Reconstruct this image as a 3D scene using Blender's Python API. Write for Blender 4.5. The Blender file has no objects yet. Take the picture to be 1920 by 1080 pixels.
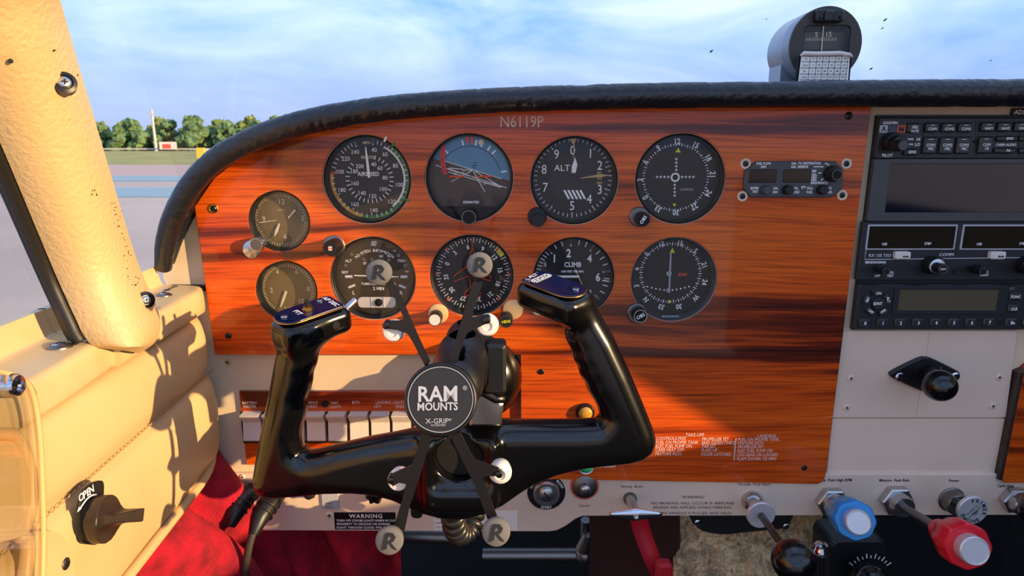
import bpy, bmesh, math, random
import numpy as np
from mathutils import Vector, Matrix, noise
sc = bpy.context.scene
COL = sc.collection
R = math.radians
# ------------------------------------------------------------------ camera
FPX = 1200.0
CY, CZ = -0.60, 1.70
PITCH = math.atan(265 / FPX)
CP, SP = math.cos(PITCH), math.sin(PITCH)
cam_d = bpy.data.cameras.new('camera')
cam = bpy.data.objects.new('camera', cam_d)
COL.objects.link(cam)
cam.location = (0, CY, CZ)
cam.rotation_euler = (R(90) - PITCH, 0, 0)
cam_d.sensor_width = 36
cam_d.lens = 36 * FPX / 1920
cam_d.clip_start = 0.01
cam_d.clip_end = 3000
cam_d.dof.use_dof = True
cam_d.dof.focus_distance = 0.48
cam_d.dof.aperture_fstop = 22
sc.camera = cam
# ------------------------------------------------------------------ world, sun, exposure
def lin(c):
    return tuple(((v / 255) / 12.92 if v / 255 <= 0.04045 else ((v / 255 + 0.055) / 1.055) ** 2.4) for v in c)
def rgba(c): return lin(c) + (1,)
w = bpy.data.worlds.new('sky'); sc.world = w; w.use_nodes = True
nt = w.node_tree; nt.nodes.clear()
def N(nt, t, **kw):
    n = nt.nodes.new(t)
    for k, v in kw.items():
        if k.startswith('i_'): n.inputs[k[2:].replace('_', ' ')].default_value = v
        else: setattr(n, k, v)
    return n
def ramp(nt, stops, interp='LINEAR'):
    n = nt.nodes.new('ShaderNodeValToRGB'); n.color_ramp.interpolation = interp
    el = n.color_ramp.elements
    while len(el) < len(stops): el.new(0.5)
    for e, (p, c) in zip(el, stops):
        e.position = p; e.color = c if len(c) == 4 else rgba(c)
    return n
L = nt.links.new
tc = N(nt, 'ShaderNodeTexCoord'); sep = N(nt, 'ShaderNodeSeparateXYZ'); L(tc.outputs['Generated'], sep.inputs[0])
gr = ramp(nt, [(0.0, (140, 156, 198)), (0.06, (140, 162, 214)), (0.16, (126, 170, 232)), (0.30, (112, 166, 236)), (0.7, (84, 140, 224))])
L(sep.outputs['Z'], gr.inputs[0])
mp = N(nt, 'ShaderNodeMapping'); mp.inputs['Scale'].default_value = (2.2, 1.6, 6.0); mp.inputs['Rotation'].default_value = (0, R(14), 0)
mp.inputs['Location'].default_value = (0.35, 0.2, 0.1)
L(tc.outputs['Generated'], mp.inputs[0])
cn = N(nt, 'ShaderNodeTexNoise', i_Scale=1.5, i_Detail=7.0, i_Roughness=0.55, i_Distortion=0.4)
L(mp.outputs[0], cn.inputs['Vector'])
cr = ramp(nt, [(0.34, (20, 20, 20)), (0.68, (235, 235, 235))]); L(cn.outputs['Fac'], cr.inputs[0])
hz = ramp(nt, [(0.0, (70, 70, 70)), (0.2, (255, 255, 255))]); L(sep.outputs['Z'], hz.inputs[0])
mu = N(nt, 'ShaderNodeMath', operation='MULTIPLY'); L(cr.outputs[0], mu.inputs[0]); L(hz.outputs[0], mu.inputs[1])
mx = N(nt, 'ShaderNodeMixRGB'); mx.inputs['Color2'].default_value = rgba((228, 239, 252))
L(mu.outputs[0], mx.inputs['Fac']); L(gr.outputs[0], mx.inputs['Color1'])
bg = N(nt, 'ShaderNodeBackground'); bg.inputs['Strength'].default_value = 1.0
L(mx.outputs[0], bg.inputs['Color'])
wo = N(nt, 'ShaderNodeOutputWorld'); L(bg.outputs[0], wo.inputs[0])
SUN_DIR = Vector((-1.0, 0.47, -0.205)).normalized()
sd = bpy.data.lights.new('sun', 'SUN'); sd.energy = 5.0; sd.angle = R(0.6); sd.color = lin((255, 218, 160))
sun = bpy.data.objects.new('sun', sd); COL.objects.link(sun)
sun.location = (6, -4, 6)
sun.rotation_euler = SUN_DIR.to_track_quat('-Z', 'Y').to_euler()
sc.view_settings.view_transform = 'Standard'
sc.view_settings.look = 'None'
sc.view_settings.gamma = 1
sc.view_settings.use_curve_mapping = False
sc.view_settings.exposure = 0.65
sc.cycles.max_bounces = 10; sc.cycles.transparent_max_bounces = 16
sc.cycles.sample_clamp_indirect = 4.0
# ------------------------------------------------------------------ layout helpers
def ray(px, py):
    u = (px - 960) / FPX; v = (py - 540) / FPX
    return Vector((u, CP - v * SP, -SP - v * CP))
def P(px, py, Y=0.0):
    d = ray(px, py); t = (Y - CY) / d.y
    return Vector((d.x * t, Y, CZ + d.z * t))
def K(py, Y=0.0):
    return (Y - CY) / ray(960, py).y / FPX
WN = Vector((1, 0.07, 0)).normalized(); WD = Vector((-0.07, 1, 0)).normalized(); W0 = Vector((-0.295, 0, 0))
def W(px, py, off=0.0):
    d = ray(px, py); o = Vector((0, CY, CZ))
    t = (off - WN.dot(o - W0)) / WN.dot(d)
    return o + d * t
def WP(s, z, off):   # s along the wall (y), z relative to eye height, off inward
    q = W0 + WD * s + WN * off; return Vector((q.x, q.y, CZ + z))
class Zm:
    def __init__(s, x0, y0, k): s.x0, s.y0, s.k = x0, y0, k
    def __call__(s, x, y): return (s.x0 + x / s.k, s.y0 + y / s.k)
zA = Zm(440, 220, 4.908); zB = Zm(780, 220, 4.8); zC = Zm(1160, 220, 4.0); zD = Zm(440, 420, 4.5)
zE = Zm(780, 420, 4.5); zG = Zm(1160, 420, 4.0); zH = Zm(1580, 200, 4.909); zI = Zm(1580, 400, 4.5)
zJ = Zm(1540, 620, 3.6); zK = Zm(1400, 0, 3.692); zT = Zm(600, 440, 6.75); zF = Zm(1380, 290, 8.727)
# ------------------------------------------------------------------ materials
MAT = {}
def mat(name, col, rough=0.5, metal=0.0, bump=None, coat=0.0, sheen=0.0, var=None, spec=0.5, trans=None, subs=0.0):
    m = bpy.data.materials.new(name); m.use_nodes = True; nt = m.node_tree
    b = nt.nodes['Principled BSDF']
    b.inputs['Base Color'].default_value = rgba(col); b.inputs['Roughness'].default_value = rough
    b.inputs['Metallic'].default_value = metal; b.inputs['Coat Weight'].default_value = coat
    b.inputs['Coat Roughness'].default_value = 0.06
    b.inputs['Specular IOR Level'].default_value = spec
    if sheen: b.inputs['Sheen Weight'].default_value = sheen; b.inputs['Sheen Roughness'].default_value = 0.4; b.inputs['Sheen Tint'].default_value = rgba(col)
    if subs: b.inputs['Subsurface Weight'].default_value = subs; b.inputs['Subsurface Scale'].default_value = 0.004
    tcn = N(nt, 'ShaderNodeTexCoord')
    if var:   # (scale, amount) colour variation
        nn = N(nt, 'ShaderNodeTexNoise', i_Scale=var[0], i_Detail=4.0)
        nt.links.new(tcn.outputs['Object'], nn.inputs['Vector'])
        c2 = tuple(max(0, min(255, v * (1 - var[1]))) for v in col)
        rp = ramp(nt, [(0.3, c2), (0.62, col)]); nt.links.new(nn.outputs['Fac'], rp.inputs[0])
        nt.links.new(rp.outputs[0], b.inputs['Base Color'])
    if bump:  # (scale, strength, distance)
        nn = N(nt, 'ShaderNodeTexNoise', i_Scale=bump[0], i_Detail=3.0)
        nt.links.new(tcn.outputs['Object'], nn.inputs['Vector'])
        bp = N(nt, 'ShaderNodeBump'); bp.inputs['Strength'].default_value = bump[1]; bp.inputs['Distance'].default_value = bump[2]
        nt.links.new(nn.outputs['Fac'], bp.inputs['Height']); nt.links.new(bp.outputs[0], b.inputs['Normal'])
    MAT[name] = m
    return m
def wood(name, seed=0.0):
    m = bpy.data.materials.new(name); m.use_nodes = True; nt = m.node_tree; b = nt.nodes['Principled BSDF']; l = nt.links.new
    t = N(nt, 'ShaderNodeTexCoord')
    m0 = N(nt, 'ShaderNodeMapping'); m0.inputs['Scale'].default_value = (1.3, 1, 5); m0.inputs['Location'].default_value = (seed, 0, seed)
    l(t.outputs['Object'], m0.inputs[0])
    n0 = N(nt, 'ShaderNodeTexNoise', i_Scale=1.6, i_Detail=2.0); l(m0.outputs[0], n0.inputs['Vector'])
    sx = N(nt, 'ShaderNodeSeparateXYZ'); l(t.outputs['Object'], sx.inputs[0])
    ma = N(nt, 'ShaderNodeMath', operation='MULTIPLY_ADD'); ma.inputs[1].default_value = 0.035; l(n0.outputs['Fac'], ma.inputs[0]); l(sx.outputs['Z'], ma.inputs[2])
    cb = N(nt, 'ShaderNodeCombineXYZ'); l(sx.outputs['X'], cb.inputs['X']); l(ma.outputs[0], cb.inputs['Z'])
    m1 = N(nt, 'ShaderNodeMapping'); m1.inputs['Scale'].default_value = (0.9, 1, 30); m1.inputs['Location'].default_value = (seed * 3, 0, 1.7 + seed); l(cb.outputs[0], m1.inputs[0])
    n1 = N(nt, 'ShaderNodeTexNoise', i_Scale=1.0, i_Detail=5.0, i_Roughness=0.62); l(m1.outputs[0], n1.inputs['Vector'])
    r1a = ramp(nt, [(0.32, (52, 11, 4)), (0.41, (112, 28, 5)), (0.47, (204, 68, 9)), (0.57, (228, 84, 12)), (0.70, (200, 62, 8)), (0.8, (212, 72, 9))]); l(n1.outputs['Fac'], r1a.inputs[0])
    r1b = ramp(nt, [(0.32, (54, 16, 5)), (0.41, (110, 40, 8)), (0.47, (200, 86, 16)), (0.57, (222, 106, 24)), (0.70, (196, 82, 14)), (0.8, (208, 94, 18))]); l(n1.outputs['Fac'], r1b.inputs[0])
    nh = N(nt, 'ShaderNodeTexNoise', i_Scale=2.2, i_Detail=1.0); l(t.outputs['Object'], nh.inputs['Vector'])
    rh = ramp(nt, [(0.30, (60, 60, 60)), (0.60, (255, 255, 255))]); l(nh.outputs['Fac'], rh.inputs[0])
    r1 = N(nt, 'ShaderNodeMixRGB'); l(rh.outputs[0], r1.inputs['Fac']); l(r1a.outputs[0], r1.inputs['Color1']); l(r1b.outputs[0], r1.inputs['Color2'])
    m2 = N(nt, 'ShaderNodeMapping'); m2.inputs['Scale'].default_value = (14, 1, 520); l(cb.outputs[0], m2.inputs[0])
    n2 = N(nt, 'ShaderNodeTexNoise', i_Scale=1.0, i_Detail=3.0); l(m2.outputs[0], n2.inputs['Vector'])
    r2 = ramp(nt, [(0.3, (165, 150, 140)), (0.55, (255, 255, 255))]); l(n2.outputs['Fac'], r2.inputs[0])
    mxx = N(nt, 'ShaderNodeMixRGB', blend_type='MULTIPLY'); mxx.inputs['Fac'].default_value = 0.8
    l(r1.outputs[0], mxx.inputs['Color1']); l(r2.outputs[0], mxx.inputs['Color2'])
    l(mxx.outputs[0], b.inputs['Base Color'])
    b.inputs['Roughness'].default_value = 0.35; b.inputs['Coat Weight'].default_value = 0.55; b.inputs['Coat Roughness'].default_value = 0.04
    b.inputs['Specular IOR Level'].default_value = 0.3
    MAT[name] = m
def thin_glass(name, tint=(255, 255, 255), refl=1.0, rough=0.01):
    m = bpy.data.materials.new(name); m.use_nodes = True; nt = m.node_tree; nt.nodes.clear(); l = nt.links.new
    t = N(nt, 'ShaderNodeBsdfTransparent'); t.inputs[0].default_value = rgba(tint)
    g = N(nt, 'ShaderNodeBsdfGlossy'); g.inputs['Roughness'].default_value = rough
    f = N(nt, 'ShaderNodeFresnel'); f.inputs['IOR'].default_value = 1.45
    mm = N(nt, 'ShaderNodeMath', operation='MULTIPLY'); mm.inputs[1].default_value = refl; l(f.outputs[0], mm.inputs[0])
    x = N(nt, 'ShaderNodeMixShader'); l(mm.outputs[0], x.inputs[0]); l(t.outputs[0], x.inputs[1]); l(g.outputs[0], x.inputs[2])
    o = N(nt, 'ShaderNodeOutputMaterial'); l(x.outputs[0], o.inputs[0]); MAT[name] = m
wood('wood'); wood('wood_dark', 5.3)
thin_glass('instrument_glass', refl=0.45); thin_glass('windshield_glass', (252, 253, 253), 0.05); thin_glass('clear_acrylic', (255, 255, 253), 0.6)
mat('beige_paint', (222, 200, 168), 0.42, var=(9, 0.06))
mat('pinkish_beige_paint', (234, 208, 184), 0.35, var=(7, 0.07))
mat('pillar_vinyl', (206, 174, 124), 0.5, bump=(300, 0.5, 0.0015))
mat('sill_paint', (206, 180, 132), 0.38, var=(30, 0.06))
mat('beige_leather', (208, 178, 128), 0.45, bump=(420, 0.12, 0.0006), var=(10, 0.05))
mat('piping_vinyl', (205, 170, 120), 0.5)
mat('stitch_thread', (170, 135, 90), 0.7)
mat('black_leather', (24, 25, 30), 0.34, bump=(130, 0.5, 0.003), spec=0.6)
mat('gloss_black', (8, 8, 9), 0.2, spec=0.6, bump=(2500, 0.02, 0.0002))
mat('satin_black', (20, 20, 22), 0.42)
mat('matte_black', (7, 6, 6), 0.8)
mat('dial_black', (9, 9, 10), 0.55)
mat('dial_dark_grey', (28, 26, 27), 0.55)
mat('radio_black', (34, 35, 38), 0.42)
mat('radio_grey', (66, 68, 70), 0.38)
mat('button_black', (44, 45, 48), 0.36)
mat('rack_black', (8, 8, 9), 0.5)
mat('screen_dark', (12, 17, 34), 0.06, spec=0.6)
mat('led_window', (26, 8, 8), 0.08)
mat('lcd_window', (92, 84, 66), 0.12)
mat('smoked_window', (40, 32, 24), 0.06, spec=0.7)
mat('reflection_dial', (116, 98, 66), 0.4)  # olive tone stands in for the pale reflection on the gauge glass
mat('reflection_dial_dark', (62, 53, 40), 0.4)  # dimmer tone, again imitating a reflection on the turn coordinator
mat('white_print', (248, 246, 242), 0.6)
mat('pink_print', (236, 214, 200), 0.6)
mat('dark_print', (38, 32, 30), 0.7)
mat('cream_print', (226, 214, 180), 0.6)
mat('silver_print', (176, 178, 184), 0.4)
mat('white_plastic', (224, 214, 204), 0.35)
mat('white_rubber', (226, 222, 214), 0.4, subs=0.25)
mat('grey_rubber', (104, 101, 98), 0.75, bump=(600, 0.2, 0.0004))
mat('chrome', (205, 205, 208), 0.12, metal=1.0)
mat('brushed_metal', (190, 188, 188), 0.28, metal=1.0)
mat('satin_aluminium', (216, 212, 212), 0.42, metal=0.55)
mat('dull_metal', (128, 124, 120), 0.4, metal=1.0)
mat('dark_metal', (70, 68, 66), 0.35, metal=1.0)
mat('brass', (188, 140, 70), 0.35, metal=1.0)
mat('sky_blue_dial', (84, 138, 172), 0.5)
mat('brown_dial', (66, 50, 42), 0.5)
mat('orange_print', (236, 84, 34), 0.5)
mat('red_print', (222, 36, 44), 0.5)
mat('yellow_print', (226, 218, 30), 0.5)
mat('green_print', (52, 120, 48), 0.5)
mat('amber_print', (226, 156, 38), 0.5)
mat('tan_print', (196, 164, 104), 0.5)
mat('blue_knob', (20, 132, 200), 0.3, coat=0.2)
mat('red_knob', (214, 18, 36), 0.3, coat=0.2)
mat('amber_lens', (196, 146, 50), 0.15, coat=0.5)
mat('green_lens', (28, 140, 96), 0.15, coat=0.5)
mat('brown_knob', (56, 42, 32), 0.4, var=(60, 0.3))
mat('navy_plate', (16, 26, 62), 0.12, spec=0.6)  # base turned bluer to stand in for sky reflected in the grip plates
mat('red_velvet', (194, 6, 42), 0.9, sheen=0.25, bump=(900, 0.9, 0.003), var=(40, 0.4))
mat('red_webbing', (176, 6, 28), 0.6)
mat('brown_carpet', (58, 26, 18), 0.95, bump=(300, 0.5, 0.003))
mat('sheepskin', (236, 206, 158), 0.95, sheen=0.5, bump=(220, 1.0, 0.004), var=(70, 0.4))
mat('dark_floor', (22, 18, 17), 0.9)
mat('paper', (238, 232, 222), 0.7)
mat('label_black', (12, 12, 12), 0.4)
mat('cable_rubber', (52, 47, 42), 0.5)
mat('compass_grey', (150, 160, 172), 0.35, metal=0.3)
mat('compass_face', (58, 54, 50), 0.5)
mat('tarmac', (192, 172, 156), 0.9, var=(0.15, 0.1))
mat('tarmac_pink', (190, 158, 144), 0.9)
mat('band_blue', (142, 164, 166), 0.7)  # pale blue-grey of the two bands across the tarmac
mat('grass', (172, 164, 84), 0.95, var=(0.2, 0.3))
mat('dry_grass', (184, 170, 128), 0.95)
mat('leaf_green', (132, 150, 74), 0.9, var=(0.35, 0.55))
mat('leaf_dark', (104, 134, 84), 0.9, var=(0.3, 0.5))
mat('trunk_grey', (110, 98, 84), 0.9)
mat('pole_grey', (190, 182, 178), 0.7)
mat('sign_white', (225, 215, 205), 0.6)
mat('sign_red', (214, 90, 70), 0.6)
mat('sign_yellow', (226, 190, 70), 0.6)
mat('headliner', (200, 188, 164), 0.8)
mat('ring_edge', (206, 158, 128), 0.3)
mat('seal_black', (22, 20, 18), 0.5)
mat('coil_black', (36, 35, 34), 0.35)
# ------------------------------------------------------------------ scene-graph helpers
ORG = {}
def tag(o, label, cat, group=None):
    o['label'] = label; o['category'] = cat
    if group: o['group'] = group
    return o
def thing(name, label, cat, loc, group=None):
    o = bpy.data.objects.new(name, None); o.empty_display_size = 0.02; COL.objects.link(o)
    o.location = loc; ORG[o.name] = Vector(loc); tag(o, label, cat, group); return o
def structure(name, loc):
    o = bpy.data.objects.new(name, None); o.empty_display_size = 0.02; COL.objects.link(o)
    o.location = loc; ORG[o.name] = Vector(loc); o['kind'] = 'structure'; return o
def link_mesh(name, me, parent=None, loc=None, rot=None, label=None):
    """loc = world position of the mesh origin"""
    o = bpy.data.objects.new(name, me); COL.objects.link(o)
    if parent is not None:
        o.parent = parent; po = ORG[parent.name]
        o.location = (Vector(loc) - po) if loc is not None else (0, 0, 0)
        ORG[o.name] = po + o.location
    else:
        o.location = loc if loc is not None else (0, 0, 0); ORG[o.name] = Vector(o.location)
    if rot is not None: o.rotation_euler = rot
    if label: o['label'] = label
    return o
def frame(axis):
    a = Vector(axis).normalized()
    h = Vector((0, 0, 1)) if abs(a.z) < 0.9 else Vector((1, 0, 0))
    x = h.cross(a).normalized(); return x, a.cross(x).normalized(), a
FY = Vector((0, -1, 0))
class MB:
    def __init__(s): s.v = []; s.f = []
    def add(s, vs, fs):
        n = len(s.v); s.v.extend(Vector(q) for q in vs); s.f.extend(tuple(i + n for i in f) for f in fs); return s
    def box(s, c, size, ax=None):
        c = Vector(c); X, Y, Z = ax if ax else (Vector((1, 0, 0)), Vector((0, 1, 0)), Vector((0, 0, 1)))
        a, b, d = size[0] / 2, size[1] / 2, size[2] / 2
        vs = [c + X * (i * a) + Y * (j * b) + Z * (k * d) for i in (-1, 1) for j in (-1, 1) for k in (-1, 1)]
        return s.add(vs, [(0, 1, 3, 2), (4, 6, 7, 5), (0, 4, 5, 1), (2, 3, 7, 6), (0, 2, 6, 4), (1, 5, 7, 3)])
    def loops(s, rings, cap0=True, cap1=True, close=True):
        n = len(rings[0]); base = len(s.v)
        for r in rings: s.v.extend(Vector(q) for q in r)
        for i in range(len(rings) - 1):
            for j in range(n if close else n - 1):
                a = base + i * n + j; b = base + i * n + (j + 1) % n
                s.f.append((a, b, b + n, a + n))
        if cap0: s.f.append(tuple(base + j for j in range(n))[::-1])
        if cap1: s.f.append(tuple(base + (len(rings) - 1) * n + j for j in range(n)))
        return s
    def lathe(s, o, prof, axis=FY, seg=32, cap0=True, cap1=True):
        o = Vector(o); X, Y, A = frame(axis); rings = []
        for r, d in prof:
            r = max(r, 1e-6)
            rings.append([o + A * d + X * (r * math.cos(2 * math.pi * k / seg)) + Y * (r * math.sin(2 * math.pi * k / seg)) for k in range(seg)])
        return s.loops(rings, cap0, cap1)
    def cyl(s, a, b, r0, r1=None, seg=20):
        a = Vector(a); b = Vector(b)
        return s.lathe(a, [(r0, 0), (r0 if r1 is None else r1, (b - a).length)], b - a, seg)
    def tube(s, pts, rad, seg=12, caps=True, close=False):
        pts = [Vector(p) for p in pts]; n = len(pts); rings = []
        up = None
        for i, p in enumerate(pts):
            t = (pts[(i + 1) % n] - pts[i - 1]) if close else (pts[min(i + 1, n - 1)] - pts[max(i - 1, 0)])
            t.normalize()
            if up is None: x, y, _ = frame(t)
            else:
                x = (up - t * up.dot(t)).normalized(); y = t.cross(x)
            up = x; r = rad[i] if isinstance(rad, (list, tuple)) else rad
            rings.append([p + x * (r * math.cos(2 * math.pi * k / seg)) + y * (r * math.sin(2 * math.pi * k / seg)) for k in range(seg)])
        if close: rings.append(rings[0]); return s.loops(rings, False, False)
        return s.loops(rings, caps, caps)
    def sphere(s, c, r, seg=24, sy=1.0, axis=(0, 0, 1)):
        n = seg // 2
        return s.lathe(c, [(r * math.sin(math.pi * i / n), -r * sy * math.cos(math.pi * i / n)) for i in range(n + 1)], axis, seg, False, False)
    def prism(s, poly, y0, y1, ch=0.0):
        """poly: list of (x,z) counter-clockwise seen from the camera; y0 back, y1 front (smaller)"""
        rings = [[(x, y0, z) for x, z in poly]]
        if ch:
            rings.append([(x, y1 + ch, z) for x, z in poly])
            rings.append([(x, y1, z) for x, z in inset(poly, ch)])
        else: rings.append([(x, y1, z) for x, z in poly])
        return s.loops(rings)
    def plate(s, poly3, nrm, th, ch=0.0):
        """flat polygon of 3D points thickened along nrm"""
        nrm = Vector(nrm).normalized(); poly3 = [Vector(p) for p in poly3]
        c = sum(poly3, Vector()) / len(poly3)
        top = [p + nrm * th for p in poly3]
        rings = [poly3]
        if ch:
            rings.append([p + nrm * (th - ch) for p in poly3])
            sc_ = max((p - c).length for p in poly3)
            rings.append([p + nrm * th - (p - c) * (ch / sc_) for p in poly3])
        else: rings.append(top)
        return s.loops(rings)
    def grid(s, fn, nu, nv, closed_u=False):
        base = len(s.v)
        for i in range(nu):
            for j in range(nv): s.v.append(Vector(fn(i / (nu - 1), j / (nv - 1))))
        for i in range(nu - 1):
            for j in range(nv - 1):
                a = base + i * nv + j; s.f.append((a, a + 1, a + nv + 1, a + nv))
        return s
    def text(s, t, p, h, ax=(1, 0, 0), up=(0, 0, 1), al='C', sx=1.0, bold=False, sp=0.0, va='M'):
        ax = Vector(ax).normalized(); up = Vector(up).normalized(); p = Vector(p)
        G = GLYPH[1 if bold else 0]; tot = sum((G[c][2] + sp) for c in t) - sp
        x = {'C': -tot / 2, 'L': 0, 'R': -tot}[al]
        yo = {'M': -0.5, 'B': 0}[va]
        for c in t:
            vs, fs, adv = G[c]
            s.add([p + ax * ((x + q[0]) * h * sx) + up * ((q[1] + yo) * h) for q in vs], fs)
            x += adv + sp
        return s
    def build(s, name, m, parent=None, smooth=False, loc=None, label=None, ang=None):
        if parent is not None: o = ORG[parent.name]
        else: o = Vector(loc) if loc is not None else Vector((0, 0, 0))
        me = bpy.data.meshes.new(name)
        me.from_pydata([tuple(q - o) for q in s.v], [], s.f)
        me.materials.append(MAT[m])
        if smooth:
            me.shade_smooth()
            if ang: 
                me.set_sharp_from_angle(angle=R(ang))
        ob = bpy.data.objects.new(name, me); COL.objects.link(ob)
        if parent is not None: ob.parent = parent
        else: ob.location = o
        ORG[ob.name] = o
        if label: ob['label'] = label
        return ob
def area(poly): return sum(poly[i][0] * poly[(i + 1) % len(poly)][1] - poly[(i + 1) % len(poly)][0] * poly[i][1] for i in range(len(poly)))
def inset(poly, d):
    n = len(poly); out = []; sg = 1 if area(poly) > 0 else -1
    for i in range(n):
        p0 = Vector(poly[i - 1]); p1 = Vector(poly[i]); p2 = Vector(poly[(i + 1) % n])
        a = (p1 - p0); b = (p2 - p1)
        if a.length < 1e-9 or b.length < 1e-9: out.append(tuple(p1)); continue
        a.normalize(); b.normalize()
        n1 = Vector((-a.y, a.x)) * sg; n2 = Vector((-b.y, b.x)) * sg
        m = n1 + n2; m = m / max(m.dot(m) / 2, 0.3)
        out.append(tuple(p1 + m * d))
    return out
def rrect(x0, z0, x1, z1, r, n=4):
    pts = []
    for cx, cz, a0 in ((x1 - r, z0 + r, -90), (x1 - r, z1 - r, 0), (x0 + r, z1 - r, 90), (x0 + r, z0 + r, 180)):
        for i in range(n + 1):
            a = R(a0 + 90 * i / n); pts.append((cx + r * math.cos(a), cz + r * math.sin(a)))
    return pts
def rect_px(px0, py0, px1, py1, Y=0.0):
    """world rectangle x0,z0,x1,z1 on the plane y=Y for a pixel box"""
    pm = (py0 + py1) / 2; xm = (px0 + px1) / 2
    return P(px0, pm, Y).x, P(xm, py1, Y).z, P(px1, pm, Y).x, P(xm, py0, Y).z
def rbox(mb, px0, py0, px1, py1, yb, yf, r=0.0015, ch=0.0006, n=4):
    x0, z0, x1, z1 = rect_px(px0, py0, px1, py1, yf)
    r = min(r, (x1 - x0) / 2 - 1e-5, (z1 - z0) / 2 - 1e-5)
    return mb.prism(rrect(x0, z0, x1, z1, r, n), yb, yf, ch)
def pxpoly(pts, Y): return [(P(a, b, Y).x, P(a, b, Y).z) for a, b in pts]
def spline(pts, n=8, closed=False):
    """Catmull-Rom through tuples of any dimension"""
    pts = [np.array(p, float) for p in pts]; out = []; m = len(pts)
    rng = m if closed else m - 1
    for i in range(rng):
        p0 = pts[(i - 1) % m] if closed or i > 0 else 2 * pts[0] - pts[1]
        p1 = pts[i]; p2 = pts[(i + 1) % m]
        p3 = pts[(i + 2) % m] if closed or i + 2 < m else 2 * pts[-1] - pts[-2]
        for k in range(n):
            t = k / n
            out.append(0.5 * (2 * p1 + (p2 - p0) * t + (2 * p0 - 5 * p1 + 4 * p2 - p3) * t * t + (3 * p1 - p0 - 3 * p2 + p3) * t ** 3))
    if not closed: out.append(pts[-1])
    return [tuple(q) for q in out]
# flat plate with holes through Blender's 2D curve fill
def holed_plate(name, loops, y_front, th, m, parent=None, bevel=0.0, loc=None):
    cu = bpy.data.curves.new('tmp', 'CURVE'); cu.dimensions = '2D'; cu.fill_mode = 'BOTH'
    cu.extrude = th / 2 - bevel; cu.bevel_depth = bevel; cu.bevel_resolution = 1
    for lp in loops:
        sp = cu.splines.new('POLY'); sp.points.add(len(lp) - 1); sp.use_cyclic_u = True
        for q, (x, z) in zip(sp.points, lp): q.co = (x, z, 0, 1)
    ob = bpy.data.objects.new('tmp', cu); COL.objects.link(ob)
    dg = bpy.context.evaluated_depsgraph_get(); me = bpy.data.meshes.new_from_object(ob.evaluated_get(dg))
    bpy.data.objects.remove(ob); bpy.data.curves.remove(cu)
    b = MB(); b.add([(v.co.x, y_front + th / 2 - v.co.z, v.co.y) for v in me.vertices], [tuple(p.vertices) for p in me.polygons])
    bpy.data.meshes.remove(me)
    return b.build(name, m, parent, loc=loc)
def circle(c, r, n=48): return [(c[0] + r * math.cos(2 * math.pi * k / n), c[1] + r * math.sin(2 * math.pi * k / n)) for k in range(n)]
# glyph cache: built-in font, regular and bold weights, cap height 1
GLYPH = [{}, {}]
def make_glyphs():
    chars = ''.join(chr(c) for c in range(33, 127)) + '\u00ae'
    for wi, off in ((0, 0.0), (1, 0.022)):
        obs = {}
        def mk(t):
            cu = bpy.data.curves.new('t', 'FONT'); cu.body = t; cu.size = 1; cu.resolution_u = 2; cu.offset = off; cu.fill_mode = 'FRONT'
            o = bpy.data.objects.new('t', cu); COL.objects.link(o); return o
        for c in chars: obs[c] = mk(c)
        for c in chars: obs['H' + c + 'H'] = mk('H' + c + 'H')
        obs['HH'] = mk('HH')
        dg = bpy.context.evaluated_depsgraph_get(); data = {}
        for k, o in obs.items():
            me = bpy.data.meshes.new_from_object(o.evaluated_get(dg))
            data[k] = ([(v.co.x, v.co.y) for v in me.vertices], [tuple(p.vertices) for p in me.polygons]); bpy.data.meshes.remove(me)
        for o in obs.values():
            cu = o.data; bpy.data.objects.remove(o); bpy.data.curves.remove(cu)
        ext = lambda vs: max(v[0] for v in vs) - min(v[0] for v in vs)
        cap = max(v[1] for v in data['H'][0]); hh = ext(data['HH'][0])
        for c in chars:
            vs, fs = data[c]
            GLYPH[wi][c] = ([(x / cap, y / cap) for x, y in vs], fs, (ext(data['H' + c + 'H'][0]) - hh) / cap)
        GLYPH[wi][' '] = ([], [], 0.42)
make_glyphs()
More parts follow.
